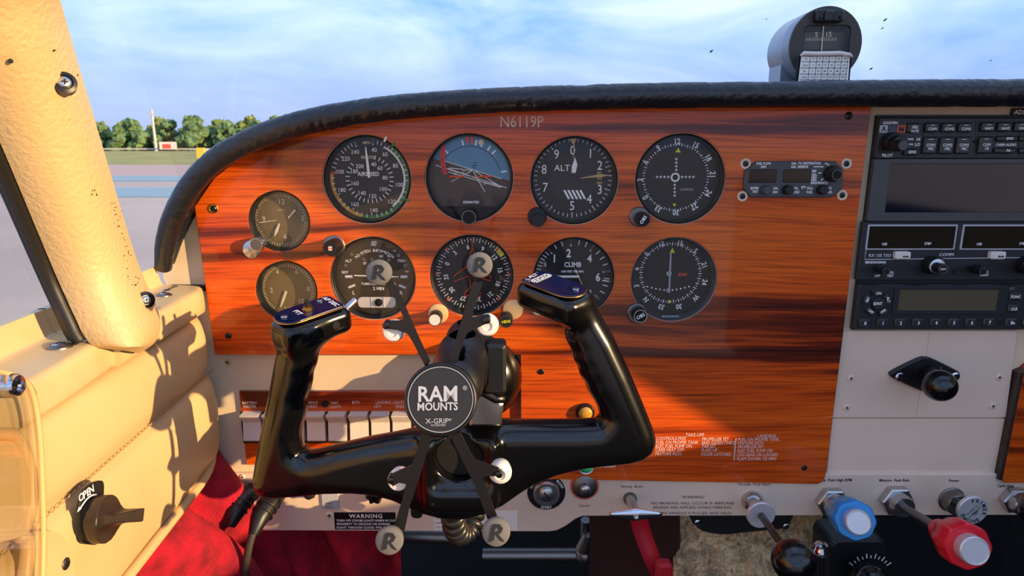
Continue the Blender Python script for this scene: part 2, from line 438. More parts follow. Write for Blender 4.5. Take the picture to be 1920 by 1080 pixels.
# signed-distance modelling -> surface nets
def surface_net(F, org, h):
    ins = F < 0
    A = ins[:-1, :-1, :-1]; cnt = np.zeros(A.shape, np.int8); nx, ny, nz = A.shape
    offs = [(i, j, k) for i in (0, 1) for j in (0, 1) for k in (0, 1)]
    for i, j, k in offs: cnt += ins[i:i + nx, j:j + ny, k:k + nz]
    act = np.argwhere((cnt > 0) & (cnt < 8)); n = len(act)
    val = np.stack([F[act[:, 0] + i, act[:, 1] + j, act[:, 2] + k] for i, j, k in offs], 1)
    acc = np.zeros((n, 3)); num = np.zeros(n)
    oa = np.array(offs, float)
    for a in range(8):
        for b in range(a + 1, 8):
            if np.abs(oa[a] - oa[b]).sum() != 1: continue
            va, vb = val[:, a], val[:, b]; m = (va < 0) != (vb < 0)
            t = np.where(m, va / np.where(m, va - vb, 1), 0)
            acc += np.where(m[:, None], oa[a] + (oa[b] - oa[a]) * t[:, None], 0); num += m
    V = (act + acc / num[:, None]) * h + np.array(org)
    idx = -np.ones(A.shape, np.int64); idx[act[:, 0], act[:, 1], act[:, 2]] = np.arange(n)
    faces = []
    for ax in range(3):
        b, c = (ax + 1) % 3, (ax + 2) % 3
        s0 = [slice(None)] * 3; s1 = [slice(None)] * 3; s0[ax] = slice(0, -1); s1[ax] = slice(1, None)
        e = np.argwhere(ins[tuple(s0)] != ins[tuple(s1)])
        e = e[(e[:, b] > 0) & (e[:, c] > 0) & (e[:, b] < A.shape[b]) & (e[:, c] < A.shape[c])]
        sg = ins[e[:, 0], e[:, 1], e[:, 2]]
        q = []
        for db, dc in ((0, 0), (1, 0), (1, 1), (0, 1)):
            p = e.copy(); p[:, b] -= db; p[:, c] -= dc; q.append(idx[p[:, 0], p[:, 1], p[:, 2]])
        q = np.stack(q, 1); q[sg] = q[sg]; q[~sg] = q[~sg][:, ::-1]
        faces.append(q)
    Fc = np.concatenate(faces); Fc = Fc[(Fc >= 0).all(1)]
    return V, Fc
class SDF:
    def __init__(s, lo, hi, h):
        s.h = h; s.lo = np.array(lo, float)
        ax = [np.arange(lo[i], hi[i] + h, h) for i in range(3)]
        s.X, s.Y, s.Z = np.meshgrid(*ax, indexing='ij'); s.F = np.full(s.X.shape, 1.0)
    def smin(s, d, k):
        hh = np.clip(0.5 + 0.5 * (s.F - d) / k, 0, 1); s.F = s.F * (1 - hh) + d * hh - k * hh * (1 - hh)
    def sub(s, d, k):
        d = -d; hh = np.clip(0.5 - 0.5 * (s.F - d) / k, 0, 1); s.F = s.F * (1 - hh) + d * hh + k * hh * (1 - hh)
    def cone(s, a, b, ra, rb, sy=1.0):
        a = np.array(a); b = np.array(b); q = np.array([1, sy, 1.0]); a = a * q; b = b * q; d = b - a; L2 = (d * d).sum()
        px, py, pz = s.X - a[0], s.Y * sy - a[1], s.Z - a[2]
        t = np.clip((px * d[0] + py * d[1] + pz * d[2]) / L2, 0, 1)
        return np.sqrt((px - t * d[0]) ** 2 + (py - t * d[1]) ** 2 + (pz - t * d[2]) ** 2) - (ra + (rb - ra) * t)
    def rb(s, c, axes, half, r):
        q = []
        for a, hf in zip(axes, half):
            q.append(np.abs((s.X - c[0]) * a[0] + (s.Y - c[1]) * a[1] + (s.Z - c[2]) * a[2]) - (hf - r))
        out = np.sqrt(sum(np.maximum(k, 0) ** 2 for k in q)); inn = np.minimum(np.maximum(np.maximum(q[0], q[1]), q[2]), 0)
        return out + inn - r
    def build(s, name, m, parent=None, loc=None):
        V, Fc = surface_net(s.F, s.lo, s.h)
        b = MB(); b.v = [Vector(p) for p in V]; b.f = [tuple(int(i) for i in f) for f in Fc]
        return b.build(name, m, parent, smooth=True, loc=loc)
# screws: one shared mesh of each kind
def screw_parts(r, d=0.0012, recess=True):
    hd = MB().lathe((0, 0, 0), [(r, 0), (r, d * 0.4), (r * 0.8, d * 0.85), (r * 0.35, d)], FY, 20)
    cr = MB().box((0, -d, 0), (r * 1.0, 0.0003, r * 0.26)).box((0, -d, 0), (r * 0.26, 0.0003, r * 1.0))
    return hd, cr
_scr = {}
def screw(parent, loc, r, head='dull_metal', washer=None, axis=None, name='screw', dirr=None):
    key = (round(r, 5), head)
    if key not in _scr:
        hd, cr = screw_parts(r)
        a = bpy.data.meshes.new('screw_head'); a.from_pydata([tuple(v) for v in hd.v], [], hd.f); a.materials.append(MAT[head]); a.shade_smooth(); a.set_sharp_from_angle(angle=R(35))
        b = bpy.data.meshes.new('cross_recess'); b.from_pydata([tuple(v) for v in cr.v], [], cr.f); b.materials.append(MAT['matte_black'])
        _scr[key] = (a, b)
    a, b = _scr[key]; rot = None
    if axis is not None: rot = FY.rotation_difference(Vector(axis)).to_euler()
    wz = None
    if washer:
        ax = Vector(axis) if axis is not None else FY
        wz = MB().lathe(loc, [(r * 1.75, 0), (r * 1.75, 0.0004), (r * 1.5, 0.0009), (r * 0.95, 0.0003)], ax, 24).build('washer', washer, parent, True, ang=40)
    o = link_mesh(name, a, parent, loc, rot)
    if parent.parent is None:
        c = bpy.data.objects.new('cross_recess', b); COL.objects.link(c); c.parent = o; ORG[c.name] = ORG[o.name]
    return o
def TX(mb, t, px, py, h, Y, **kw):
    return mb.text(t, P(px, py, Y), h * K(py, Y), **kw)
# ================================================================== outside: airfield
random.seed(4)
def G(px, py, z=0.0):
    d = ray(px, py); t = (z - CZ) / d.z; return Vector((d.x * t, CY + d.y * t, z))
def strip(name, py0, py1, m, z):
    y0 = G(960, py0).y; y1 = G(960, py1).y
    o = MB().add([(-600, y0, z), (400, y0, z), (400, y1, z), (-600, y1, z)], [(0, 1, 2, 3)]).build(name, m)
    o['kind'] = 'structure'; return o
o = MB().add([(-900, -300, 0), (900, -300, 0), (900, 900, 0), (-900, 900, 0)], [(0, 1, 2, 3)]).build('tarmac', 'tarmac'); o['kind'] = 'structure'
strip('blue_band', 370, 352, 'band_blue', 0.012); strip('blue_band', 340, 330, 'band_blue', 0.012)
strip('taxiway_edge', 330, 309, 'tarmac_pink', 0.012); strip('grass_strip', 309, 283.5, 'grass', 0.02)
strip('grass_verge', 283.5, 279, 'dry_grass', 0.03)
b = MB(); yb = G(960, 283.5).y - 1
tb = thing('crash_barrier', 'low pale grey barrier running along the far edge of the grass', 'barrier', (-110, yb, 0))
MB().box((-110, yb, 0.85), (260, 0.12, 0.5)).build('rail', 'pole_grey', tb)
b = MB()
for i in range(66): b.box((-238 + i * 4, yb + 0.12, 0.5), (0.12, 0.12, 1.0))
q = b.build('posts', 'trunk_grey', tb); q['kind'] = 'stuff'
def tree(x, y, hgt, wid, m, seed):
    t = thing('tree', 'leafy green tree in the far tree line beyond the airfield', 'tree', (x, y, 0), 'trees of the far tree line')
    rnd = random.Random(seed)
    MB().tube([(x, y, 0), (x + 0.2, y, hgt * 0.4), (x - 0.1, y, hgt * 0.8)], [0.35, 0.26, 0.08], 8).build('trunk', 'trunk_grey', t)
    c = MB()
    for i in range(64):
        f = rnd.random(); a = rnd.random() * 6.28; zz = hgt * (0.12 + 0.8 * f)
        rr = wid * (0.5 - 0.42 * max(0, f - 0.35)) * rnd.uniform(0.25, 0.95)
        r = wid * rnd.uniform(0.08, 0.17) * (1.1 - 0.4 * f); cx, cy = x + rr * math.cos(a), y + rr * math.sin(a)
        n0 = len(c.v); c.sphere((cx, cy, zz), r, 10, 0.85)
        for v in c.v[n0:]:
            d = v - Vector((cx, cy, zz)); v += d * (noise.noise(v * 1.4) * 0.9)
    c.build('crown', m, t)
yt = yb + 14
xs = -205
i = 0
while xs < -35:
    s = random.uniform(5.5, 9)
    tree(xs, yt + (i % 3) * 14 + random.uniform(-1, 1), random.uniform(12.2, 16.0) * (0.82 if xs < -150 else 1), s * 1.72, 'leaf_green' if i % 3 else 'leaf_dark', i)
    xs += s * 0.58; i += 1
b = MB(); pq = P(288, 240, yb + 4)
tp = thing('utility_pole', 'tall pale grey pole standing before the distant trees', 'pole', (pq.x, yb + 4, 0))
MB().cyl((pq.x, yb + 4, 0), (pq.x, yb + 4, P(288, 206, yb + 4).z), 0.55, 0.4, 12).build('shaft', 'pole_grey', tp)
MB().box((pq.x, yb + 3.5, P(288, 214, yb + 4).z), (1.6, 0.3, 0.5)).build('crossarm', 'pole_grey', tp)
ts = thing('roadside_board', 'white and red board standing by the far barrier', 'sign', (P(315, 273, yb - 3).x, yb - 3, 0))
x0, z0, x1, z1 = rect_px(299, 266, 331, 280, yb - 3)
MB().box(((x0 + x1) / 2, yb - 3, (z0 + z1) / 2), (x1 - x0, 0.2, z1 - z0)).build('board', 'sign_white', ts)
MB().box((x0 * 0.58 + x1 * 0.42, yb - 3.12, z0 * 0.6 + z1 * 0.4), ((x1 - x0) * 0.5, 0.06, (z1 - z0) * 0.6)).build('red_panel', 'sign_red', ts)
for xx in (x0 + 0.5, x1 - 0.5): MB().box((xx, yb - 2.9, z0 / 2), (0.2, 0.2, z0)).build('post', 'trunk_grey', ts)
def marker(name, px0, px1, py0, py1, m, label):
    g = G((px0 + px1) / 2, py1); x0, z0, x1, z1 = rect_px(px0, py0, px1, py1, g.y)
    t = thing(name, label, 'marker', g)
    MB().box(((x0 + x1) / 2, g.y, 0.06), ((x1 - x0) * 0.9, 0.5, 0.12)).build('base', 'trunk_grey', t)
    MB().prism(rrect(x0, 0.1, x1, z1, 0.12), g.y + 0.15, g.y - 0.15, 0.03).build('panel', m, t)
    x0 += (x1 - x0) * 0.2; x1 -= (x1 - x0) * 0.2
marker('airfield_marker', 369, 385, 277, 300, 'sign_yellow', 'yellow airfield marker standing on the grass edge')
marker('airfield_marker', 388, 398, 279, 298, 'sign_white', 'white airfield marker beside the yellow one on the grass')
# ================================================================== cabin shell
zc = lambda z: CZ + z
o = MB().grid(lambda u, v: (-0.27 + 1.25 * u, -0.42 - 0.12 * v, zc(0.43 - 0.10 * (2 * u - 1) ** 2)), 14, 4)
n = len(o.v); o.v += [p + Vector((0, 0, 0.03)) for p in o.v]; o.f += [tuple(i + n for i in f[::-1]) for f in o.f]
o = o.build('ceiling', 'headliner', smooth=True); o['kind'] = 'structure'
wr_ = structure('wall_right', (0.98, -0.9, zc(-0.86)))
MB().box((0.98, -0.8, zc(-0.50)), (0.05, 2.7, 0.72)).build('lower_panel', 'dark_floor', wr_)
MB().plate([(0.955, y, zc(z)) for y, z in ((0.2, -0.14), (-0.340, -0.14), (-0.664, 0.40), (0.2, 0.40))], (1, 0, 0), 0.05).build('shading_post', 'pillar_vinyl', wr_)  # oversized unseen post, aft edge shaped to keep sun off the upper right panel
o = MB().box((0.33, -0.6, zc(-0.86)), (1.36, 2.6, 0.05)).build('floor', 'dark_floor'); o['kind'] = 'structure'
o = MB().box((0.33, 0.52, zc(-0.42)), (1.4, 0.04, 0.86)).build('wall_front', 'matte_black'); o['kind'] = 'structure'
# left side wall: cushioned leather over a sill, seam and lower piping
wl = structure('wall_left', (-0.34, -0.5, zc(-0.86)))
PROF = [(-0.016, -0.150), (-0.008, -0.1535), (0.001, -0.157), (0.006, -0.166), (0.008, -0.185), (0.007, -0.200), (0.0025, -0.2105), (0.0015, -0.2125), (0.003, -0.2145),
        (0.0085, -0.222), (0.011, -0.245), (0.010, -0.275), (0.007, -0.292), (0.000, -0.300), (-0.012, -0.301), (-0.03, -0.301)]
PR = spline(PROF, 4)
def wallf(u, v):
    o_, z_ = PR[min(int(v * (len(PR) - 1) + 0.5), len(PR) - 1)]
    s = -0.95 + 0.947 * u
    e = max(0.0, (s + 0.035) / 0.032) ** 2      # cushion rolls away where it meets the panel
    wr = noise.noise(Vector((s * 16, z_ * 40, 3))) * 0.0012 + (noise.noise(Vector((s * 70, z_ * 16, 1))) * 0.0016 if s > -0.1 else 0)
    return WP(s, z_, o_ - 0.014 * e + wr)
MB().grid(wallf, 110, len(PR)).build('cushion', 'beige_leather', wl, True)
MB().add([WP(s, z, -0.03) for s, z in ((-0.95, -0.146), (0.0, -0.146), (0.0, -0.86), (-0.95, -0.86))], [(0, 1, 2, 3)]).build('backing_board', 'beige_paint', wl)
b = MB()
for i in range(170):
    s = -0.85 + i * 0.005
    if s > -0.012: break
    q0 = WP(s, -0.2105 - 0.0007, 0.0045); q1 = WP(s + 0.0034, -0.2105 + 0.0006, 0.0045)
    b.tube([q0, (q0 + q1) / 2 + WN * 0.0006, q1], 0.00055, 6)
q = b.build('seam_stitches', 'stitch_thread', wl, True); q['kind'] = 'stuff'
MB().tube([WP(-0.95 + 0.94 * i / 60, -0.3005, 0.006 - 0.012 * max(0, (i - 56) / 4) ** 2) for i in range(61)], 0.0042, 10).build('lower_piping', 'piping_vinyl', wl, True)
# sill rails (metal channel) behind and ahead of the windscreen post
def sill(name, s0, s1, endcap):
    st = structure(name, WP((s0 + s1) / 2, -0.15, -0.02))
    pr = [(-0.046, -0.110), (-0.040, -0.110), (-0.036, -0.124), (-0.033, -0.1275), (-0.016, -0.1282), (-0.003, -0.1290), (0.0025, -0.1302), (0.0055, -0.1345), (0.0062, -0.1495), (0.004, -0.1525), (-0.010, -0.1545), (-0.046, -0.1545)]
    pr = spline(pr[:2], 1) + spline(pr[2:10], 3) + pr[10:]
    rings = []
    for k in range(13):
        f = k / 12; s = s0 + (s1 - s0) * f
        e = 1.0
        if endcap and f > 0.9: e = math.sqrt(max(0, 1 - ((f - 0.9) / 0.1) ** 2 * 0.8))
        rings.append([WP(s, z, -0.046 + (o_ + 0.046) * (0.82 + 0.18 * e)) for o_, z in pr])
    MB().loops(rings).build('rail', 'sill_paint', st, True, ang=45)
    return st
s1 = sill('trim_2', -0.95, -0.165, True); s2 = sill('trim_3', -0.168, -0.006, True)
def sill_screw(st, px, py, r=0.0042):
    q = W(px, py, -0.016); q = Vector((q.x, q.y, zc(-0.1283)))
    MB().lathe(q, [(r * 1.9, -0.0006), (r * 1.85, 0.0006), (r * 1.2, 0.0022), (r * 0.9, 0.0018)], (0, 0, 1), 24).build('cup_washer', 'dull_metal', st, True, ang=40)
    screw(st, q + Vector((0, 0, 0.0016)), r, 'brushed_metal', axis=(0, 0, 1))
sill_screw(s1, 115, 676); sill_screw(s2, 309, 570, 0.0036)
# rust marks on the forward sill
b = MB(); rr = random.Random(3)
for i in range(14):
    q = W(322 + rr.uniform(-26, 22), 556 + rr.uniform(-7, 7), -0.022); q.z = zc(-0.1277)
    a = rr.uniform(0.0006, 0.0022); b.add([q + Vector((math.cos(t) * a * rr.uniform(0.6, 2.2), math.sin(t) * a * rr.uniform(.7, 1.3), 0)) for t in (0, 1.1, 2.2, 3.3, 4.4, 5.3)], [tuple(range(6))])
q = b.build('rust_specks', 'brown_knob', s2); q['kind'] = 'stuff'
# windscreen post
post = structure('trim_1', P(250, 655, -0.15))
def ext(a, b, t): return a + (b - a) * t
RE = [P(262, 662, -0.158), P(292, 640, -0.143), P(301, 606, -0.132), P(290, 566, -0.126), P(254, 480, -0.134), P(200, 300, -0.168), P(150, 130, -0.203), P(113, 0, -0.235), P(20, -330, -0.315)]
LE = [P(214, 655, -0.178), P(178, 650, -0.188), P(158, 630, -0.190), P(143, 600, -0.190), P(98, 500, -0.193), P(8, 285, -0.232), P(-62, 130, -0.262), P(-118, 0, -0.285), P(-270, -330, -0.36)]
RE_s = spline([tuple(p) for p in RE], 5); LE_s = spline([tuple(p) for p in LE], 5)
BN = Vector((0.62, -0.72, 0.25)).normalized()
def postf(u, v):
    i = u * (len(RE_s) - 1); k = min(int(i), len(RE_s) - 2); f = i - k
    a = Vector(LE_s[k]).lerp(Vector(LE_s[k + 1]), f); c = Vector(RE_s[k]).lerp(Vector(RE_s[k + 1]), f)
    p = a.lerp(c, v) + BN * (0.028 * (1 - (2 * v - 1) ** 2) * min(1, 0.35 + u * 9))
    return p
g = MB().grid(postf, 70, 18)
nv = 18; front = list(g.v)
ring_idx = [i * nv for i in range(70)] + [69 * nv + j for j in range(1, nv)] + [i * nv + nv - 1 for i in range(68, -1, -1)] + [j for j in range(nv - 2, 0, -1)]
base = len(g.v)
for i in ring_idx: g.v.append(front[i] - BN * 0.008)
m = len(ring_idx)
for k in range(m): g.f.append((ring_idx[k], base + k, base + (k + 1) % m, ring_idx[(k + 1) % m]))
g.build('post_cover', 'pillar_vinyl', post, True, ang=60)
def on_post(px, py):
    best = None
    for v in front:
        d = v - Vector((0, CY, CZ)); dep = d.y * CP - d.z * SP
        X = 960 + FPX * d.x / dep; Yp = 540 - FPX * (d.y * SP + d.z * CP) / dep
        e = (X - px) ** 2 + (Yp - py) ** 2
        if best is None or e < best[0]: best = (e, dep)
    d = ray(px, py); q = Vector((0, CY, CZ)) + d * best[1]; return q
for px, py, ax in ((120, 158, BN), (272, 563, Vector((0.75, -0.62, 0.2)))):
    q = on_post(px, py) + BN * 0.0022
    MB().lathe(q, [(0.0062, -0.004), (0.0061, 0.001), (0.0042, 0.0017), (0.0036, 0.0008)], ax, 24).build('cup_washer', 'dark_metal', post, True, ang=40)
    screw(post, q + ax * 0.001, 0.0032, 'brushed_metal', axis=ax)
b = MB(); rr = random.Random(9)
spots = [(20, 115, 3.2), (143, 141, 3.0), (102, 95, 1.3)] + [(180 + rr.gauss(0, 3), 362 + rr.uniform(-8, 10), rr.uniform(.5, 1.1)) for i in range(9)] + \
        [(205 + 52 * t + rr.gauss(0, 4 + 3 * t), 365 + 170 * t, rr.uniform(.4, 1.2)) for t in [rr.random() ** 0.8 for i in range(60)]]
for px, py, r in spots:
    q = on_post(px, py) + BN * 0.0007; r *= 0.00036
    b.lathe(q, [(r, -0.0008), (r, 0.0002)], BN, 7)
q = b.build('chips_and_pinholes', 'matte_black', post); q['kind'] = 'stuff'
SE = [Vector(p) - BN * 0.004 + Vector((-0.003, -0.002, 0)) for p in LE_s[8:]]
MB().tube(SE, 0.0045, 10).build('window_seal', 'seal_black', post, True)
SE2 = [p + Vector((-0.006, 0.004, 0)) - BN * 0.004 for p in SE]
MB().tube(SE2, 0.0035, 8).build('window_seal', 'seal_black', post, True)
# side window pane and windscreen
w2 = structure('window_2', WP(-0.5, -0.1, -0.046))
MB().plate([WP(-0.95, -0.114, -0.044), WP(-0.14, -0.114, -0.044), WP(-0.14, 0.0, -0.040), WP(-0.30, 0.30, 0.0), WP(-0.95, 0.34, 0.0)], -WN, 0.003).build('pane', 'windshield_glass', w2)
w1 = structure('window_1', (0.3, 0.3, zc(0.0)))
def ws(u, v):
    x = -0.295 + 1.27 * u; c = 1 - (2 * u - 1) ** 2
    y = (0.012 + 0.36 * c ** 0.75) * (1 - v) + (-0.40 + 0.04 * c) * v
    z = (-0.10 + 0.10 * min(1, c * 3)) * (1 - v) + (0.33 + 0.08 * c) * v
    xs = x + (0.05 * v if u < 0.5 else -0.05 * v) * abs(2 * u - 1)
    return (xs, y, zc(z + 0.06 * math.sin(math.pi * v)))
g = MB().grid(ws, 40, 16); n = len(g.v); fv = list(g.v)
g.build('pane', 'windshield_glass', w1, True)
rr = random.Random(12); b = MB()
for i in range(26):
    u, v = rr.uniform(0.42, 0.8), rr.uniform(0.1, 0.45); q = Vector(ws(u, v)); e = Vector(ws(u, v + 0.01)) - q; e.normalize(); ex = (Vector(ws(u + 0.01, v)) - q).normalized()
    a = rr.uniform(0.0006, 0.0022); st = rr.uniform(1, 2.6)
    dr = (e + ex * 0.6).normalized(); pr_ = (ex - e * 0.6).normalized()
    b.add([q - Vector((0, 0.001, 0)) + dr * math.cos(t) * a * st + pr_ * math.sin(t) * a * rr.uniform(.5, 1) for t in (0, 1, 2, 3, 4, 5)], [tuple(range(6))])
q = b.build('insect_specks', 'dark_floor', w1); q['kind'] = 'stuff'
# ================================================================== glare shield
gs = thing('glare_shield', 'black padded leather glare shield with rolled edge above the wooden panel', 'glare shield', P(1100, 180, 0.0))
ROLL = [(306, 502, 15), (311, 455, 18), (326, 405, 19.5), (356, 350, 20.5), (402, 302, 21.5), (460, 268, 22), (530, 241, 22.5), (610, 221, 23), (710, 205, 23), (820, 195, 23), (960, 187, 23), (1200, 180, 23.5), (1450, 177, 24), (1700, 175, 25), (1960, 174, 25.5), (2350, 172, 25)]
rs = spline(ROLL, 14); path = []; rad = []
YR = -0.028
for i, (a, c, r) in enumerate(rs):
    yy = YR + 0.022 * max(0, 1 - i / 30.0)
    q = P(a, c, yy); path.append(q); rad.append(r * K(c, yy) * (1 + 0.02 * noise.noise(Vector((i * 0.35, 0, 0))) + 0.012 * noise.noise(Vector((i * 1.3, 4, 0)))))
# roll with fine creases pulled into the leather
fine = []; fr = []
for i in range(len(path) - 1):
    for k in range(4):
        fine.append(path[i].lerp(path[i + 1], k / 4)); fr.append(rad[i] + (rad[i + 1] - rad[i]) * k / 4)
g = MB().tube(fine, fr, 28)
for i in range(len(fine)):
    for k in range(28):
        v = g.v[i * 28 + k]; c = fine[i]; d = (v - c)
        cr_ = noise.noise(Vector((v.x * 70, v.y * 10, v.z * 18))); cr2 = noise.noise(Vector((v.x * 190, v.y * 40 + 7, v.z * 60)))
        s_ = -0.13 * max(0, cr_ - 0.22) - 0.10 * max(0, cr2 - 0.15)
        g.v[i * 28 + k] = c + d * (1 + s_)
g.build('rolled_edge', 'black_leather', gs, True)
def deck(u, v):
    i = min(int(u * (len(path) - 1)), len(path) - 1); p = path[i]
    return Vector((p.x + (0.02 * v if p.x < 0 else 0), p.y + 0.006 + (0.30 * v if p.x > -0.1 else (0.06 + 0.24 * min(1, i / 90)) * v), p.z + 0.004 - 0.02 * v))
MB().grid(deck, len(path), 6).build('top_pad', 'black_leather', gs, True)
# ================================================================== compass on the glare shield
cc = P(1546, 84, 0.05); kr = K(84, 0.05)
co = thing('magnetic_compass', 'round grey magnetic compass standing on the glare shield, correction card in front', 'compass', P(1546, 165, 0.06))
r0 = 67 * kr
MB().lathe(cc, [(r0 * 0.8, -0.062), (r0 * 0.97, -0.056), (r0, -0.05), (r0, -0.018), (r0 * 1.005, -0.0175), (r0 * 1.005, -0.016), (r0, -0.0155), (r0, -0.001), (r0 * 0.97, 0.001)], FY, 64, True, False).build('housing', 'compass_grey', co, True, ang=30)
x0, z0, x1, z1 = rect_px(1503, 47, 1592, 125, 0.049)
holed_plate('face_ring', [circle((cc.x, cc.z), r0 * 0.985, 64), rrect(x0, z0, x1, z1, 0.005)], 0.047, 0.004, 'compass_face', co, 0.0006)
MB().prism(rrect(x0 - 0.001, z0, x1 + 0.001, z1 + 0.001, 0.005), 0.062, 0.0605).build('window_back', 'dial_black', co)
b = MB().grid(lambda u, v: (cc.x + math.sin((u - .5) * 2.2) * 0.026, 0.060 - math.cos((u - .5) * 2.2) * 0.010, P(1546, 60 + 34 * v, 0.05).z), 16, 3)
b.build('compass_card', 'compass_face', co, True)
b = MB(); Yc = 0.0479
TX(b, 'S', *zK(483, 239), 8.5, Yc); TX(b, '15', *zK(566, 238), 9, Yc)
for i in range(17):
    q = P(*zK(412 + i * 12.8, 274 + (0 if i % 2 else -3)), Yc); b.box(q, (0.0004, 0.0002, 0.0022 if i % 2 else 0.0034))
b.build('card_print', 'cream_print', co)
q0, q1 = P(*zK(532, 180), 0.0475), P(*zK(517, 362), 0.0475)
MB().cyl(q0, q1, 0.0005, seg=8).build('lubber_line', 'cream_print', co)
MB().prism(rrect(x0, z0, x1, z1, 0.005), 0.0488, 0.0482).build('window_glass', 'instrument_glass', co)
b = MB(); rbox(b, 1531, 16, 1584, 41, 0.048, 0.040, 0.003, 0.0015); hz_ = b.build('lamp_housing', 'satin_black', co)
b = MB(); rbox(b, 1548, 18, 1566, 41, 0.041, 0.0365, 0.003, 0.0015); b.build('lamp_rib', 'satin_black', hz_)
for px in (1540, 1577): screw(co, P(px, 32, 0.0395), 0.0016, 'dark_metal')
MB().box((P(1480, 120, 0.09).x, 0.088, P(1480, 145, 0.09).z), (0.03, 0.03, 0.05)).build('pedestal', 'compass_grey', co)
b = MB().plate([P(1498, 104, 0.036), P(1597, 104, 0.036), P(1591, 175, 0.030), P(1489, 175, 0.030)], (0, 1, 0), 0.003); ch = b.build('card_holder', 'matte_black', co)
b = MB().plate([P(1503, 101, 0.0345), P(1593, 104, 0.0345), P(1588, 172, 0.029), P(1494, 172, 0.029)][::-1], (0, -1, 0), 0.0006); b.build('correction_card', 'paper', co)
MB().tube([P(1501, 105, 0.034), P(1507, 100, 0.033), P(1530, 101, 0.033), P(1575, 100, 0.033), P(1593, 103, 0.033), P(1598, 107, 0.034)], [.001, .002, .0022, .0022, .002, .001], 8).build('clear_tape', 'white_plastic', co, True)
zc6 = Zm(1480, 80, 13.5); b = MB()
def ykf(y): return 0.0345 - 0.0055 * ((80 + y / 13.5) - 102) / 70 - 0.0009
def cl(a, c, wd=0.0004):
    p, q = P(*zc6(*a), ykf(a[1])), P(*zc6(*c), ykf(c[1])); b.tube([p, q], wd / 2, 4)
for (a, c) in (((325, 350), (1500, 340)), ((310, 480), (1490, 480)), ((290, 635), (1470, 640)), ((270, 790), (1450, 795)), ((250, 935), (1430, 945))): cl(a, c)
for i in range(7): cl((548 + 157 * i - (12 if i == 0 else 0), 350), (480 + 157 * i - (8 if i == 0 else 0), 940))
for r_, (yy, lst) in enumerate(((405, ['For', 'N', '30', '60', 'E', '120', '150']), (565, ['Steer', '0', '29', '57', '85', '114', '145']), (720, ['For', 'S', '210', '240', 'W', '300', '330']), (868, ['Steer', '176', '211', '241', '273', '302', '332']))):
    for i, t in enumerate(lst):
        xx = (430 if i == 0 else 620 + 157 * (i - 1)) - (yy - 405) * 0.12
        TX(b, t, *zc6(xx, yy), 2.7 if r_ % 2 == 0 else 3.4, ykf(yy), bold=r_ % 2 == 0, sx=0.9)
b.build('card_figures', 'dark_print', co)
# ================================================================== instrument panel
INST = {  # name: px, py, radius px
    'clock': (523, 415, 57), 'suction': (537, 546, 57), 'asi': (688, 337, 82), 'att': (880, 334, 82), 'alt': (1077, 339, 82), 'nav1': (1276, 336, 84),
    'tc': (699, 523, 79), 'dg': (885, 518, 78), 'vsi': (1076, 521, 76), 'nav2': (1264, 525, 80)}
pf = thing('dashboard', 'beige painted metal dashboard shell behind the glossy wooden instrument panel', 'dashboard', P(960, 900, 0.009))
outl = pxpoly([(318, 546), (306, 520), (312, 455), (328, 405), (360, 350), (405, 305), (462, 272), (530, 246), (610, 226), (710, 210), (820, 200), (960, 192), (1200, 186), (1450, 184), (2060, 180)] + [(1975, 905), (350, 905), (318, 664)], 0.009)
fl_ = [outl]
for k_, (px, py, r) in INST.items():
    c = P(px, py, 0); fl_.append(circle((c.x, c.z), r * 1.03 * K(py), 64))
holed_plate('metal_sheet', fl_, 0.009, 0.006, 'beige_paint', pf)
b = MB(); rbox(b, 318, 535, 385, 546, 0.009, 0.004, 0.001, 0.0005); b.build('corner_bracket', 'dark_metal', pf)
screw(pf, P(427, 679, 0.009), 0.0035, 'sill_paint', None)
screw(pf, P(326, 537, 0.003), 0.002, 'dark_metal')
wp = thing('instrument_panel', 'glossy red-brown wooden instrument panel with horizontal grain and round gauge cutouts', 'instrument panel', P(980, 906, 0.0))
# lower right corner rounded
wo_px = [(404, 664), (398, 625), (366, 388), (402, 335), (455, 293), (525, 258), (605, 236), (705, 218), (820, 208), (960, 199), (1200, 193), (1450, 190), (1634, 188), (1632, 205), (1590, 545), (1549, 880), (1546, 896), (1542, 903), (1532, 907), (978, 897), (977, 664)]
loops = [pxpoly(wo_px, 0.0)]
for k_, (px, py, r) in INST.items():
    c = P(px, py, 0); loops.append(circle((c.x, c.z), r * 1.03 * K(py), 64))
holed_plate('wood_overlay', loops, 0.0, 0.0088, 'wood', wp, 0.0005)
TE = -0.0004
b = MB()
TX(b, 'N6119P', 978, 228, 20, TE, sx=0.86, bold=False); b.build('registration_lettering', 'pink_print', wp); b = MB()
def tz(z, t, x, y, h, **kw): TX(b, t, *z(x, y), h, TE, **kw)
zt = Zm(1200, 790, 5.333)
for t, x, y in (('TAKE-OFF', 548, 135), ('LANDING', 1268, 145)): TX(b, t, *zt(x, y), 6.3, TE, sx=0.85)
for t, y in (('CONTROLS-FREE', 170), ('FUEL ON PROPER TANK', 210), ('ELEC FUEL PUMP ON', 248), ('CARB HEAT OFF', 285), ('MIXTURE RICH', 325)): TX(b, t, *zt(160 - (y - 170) * 0.06, y), 6.4, TE, al='L', sx=0.78)
for t, y in (('PROPELLER SET', 177), ('ENG GAGES CHK\'D', 215), ('TAB SET', 250), ('FLAPS UP', 288), ('DOOR LATCHED', 330)): TX(b, t, *zt(620 - (y - 177) * 0.06, y), 6.4, TE, al='L', sx=0.78)
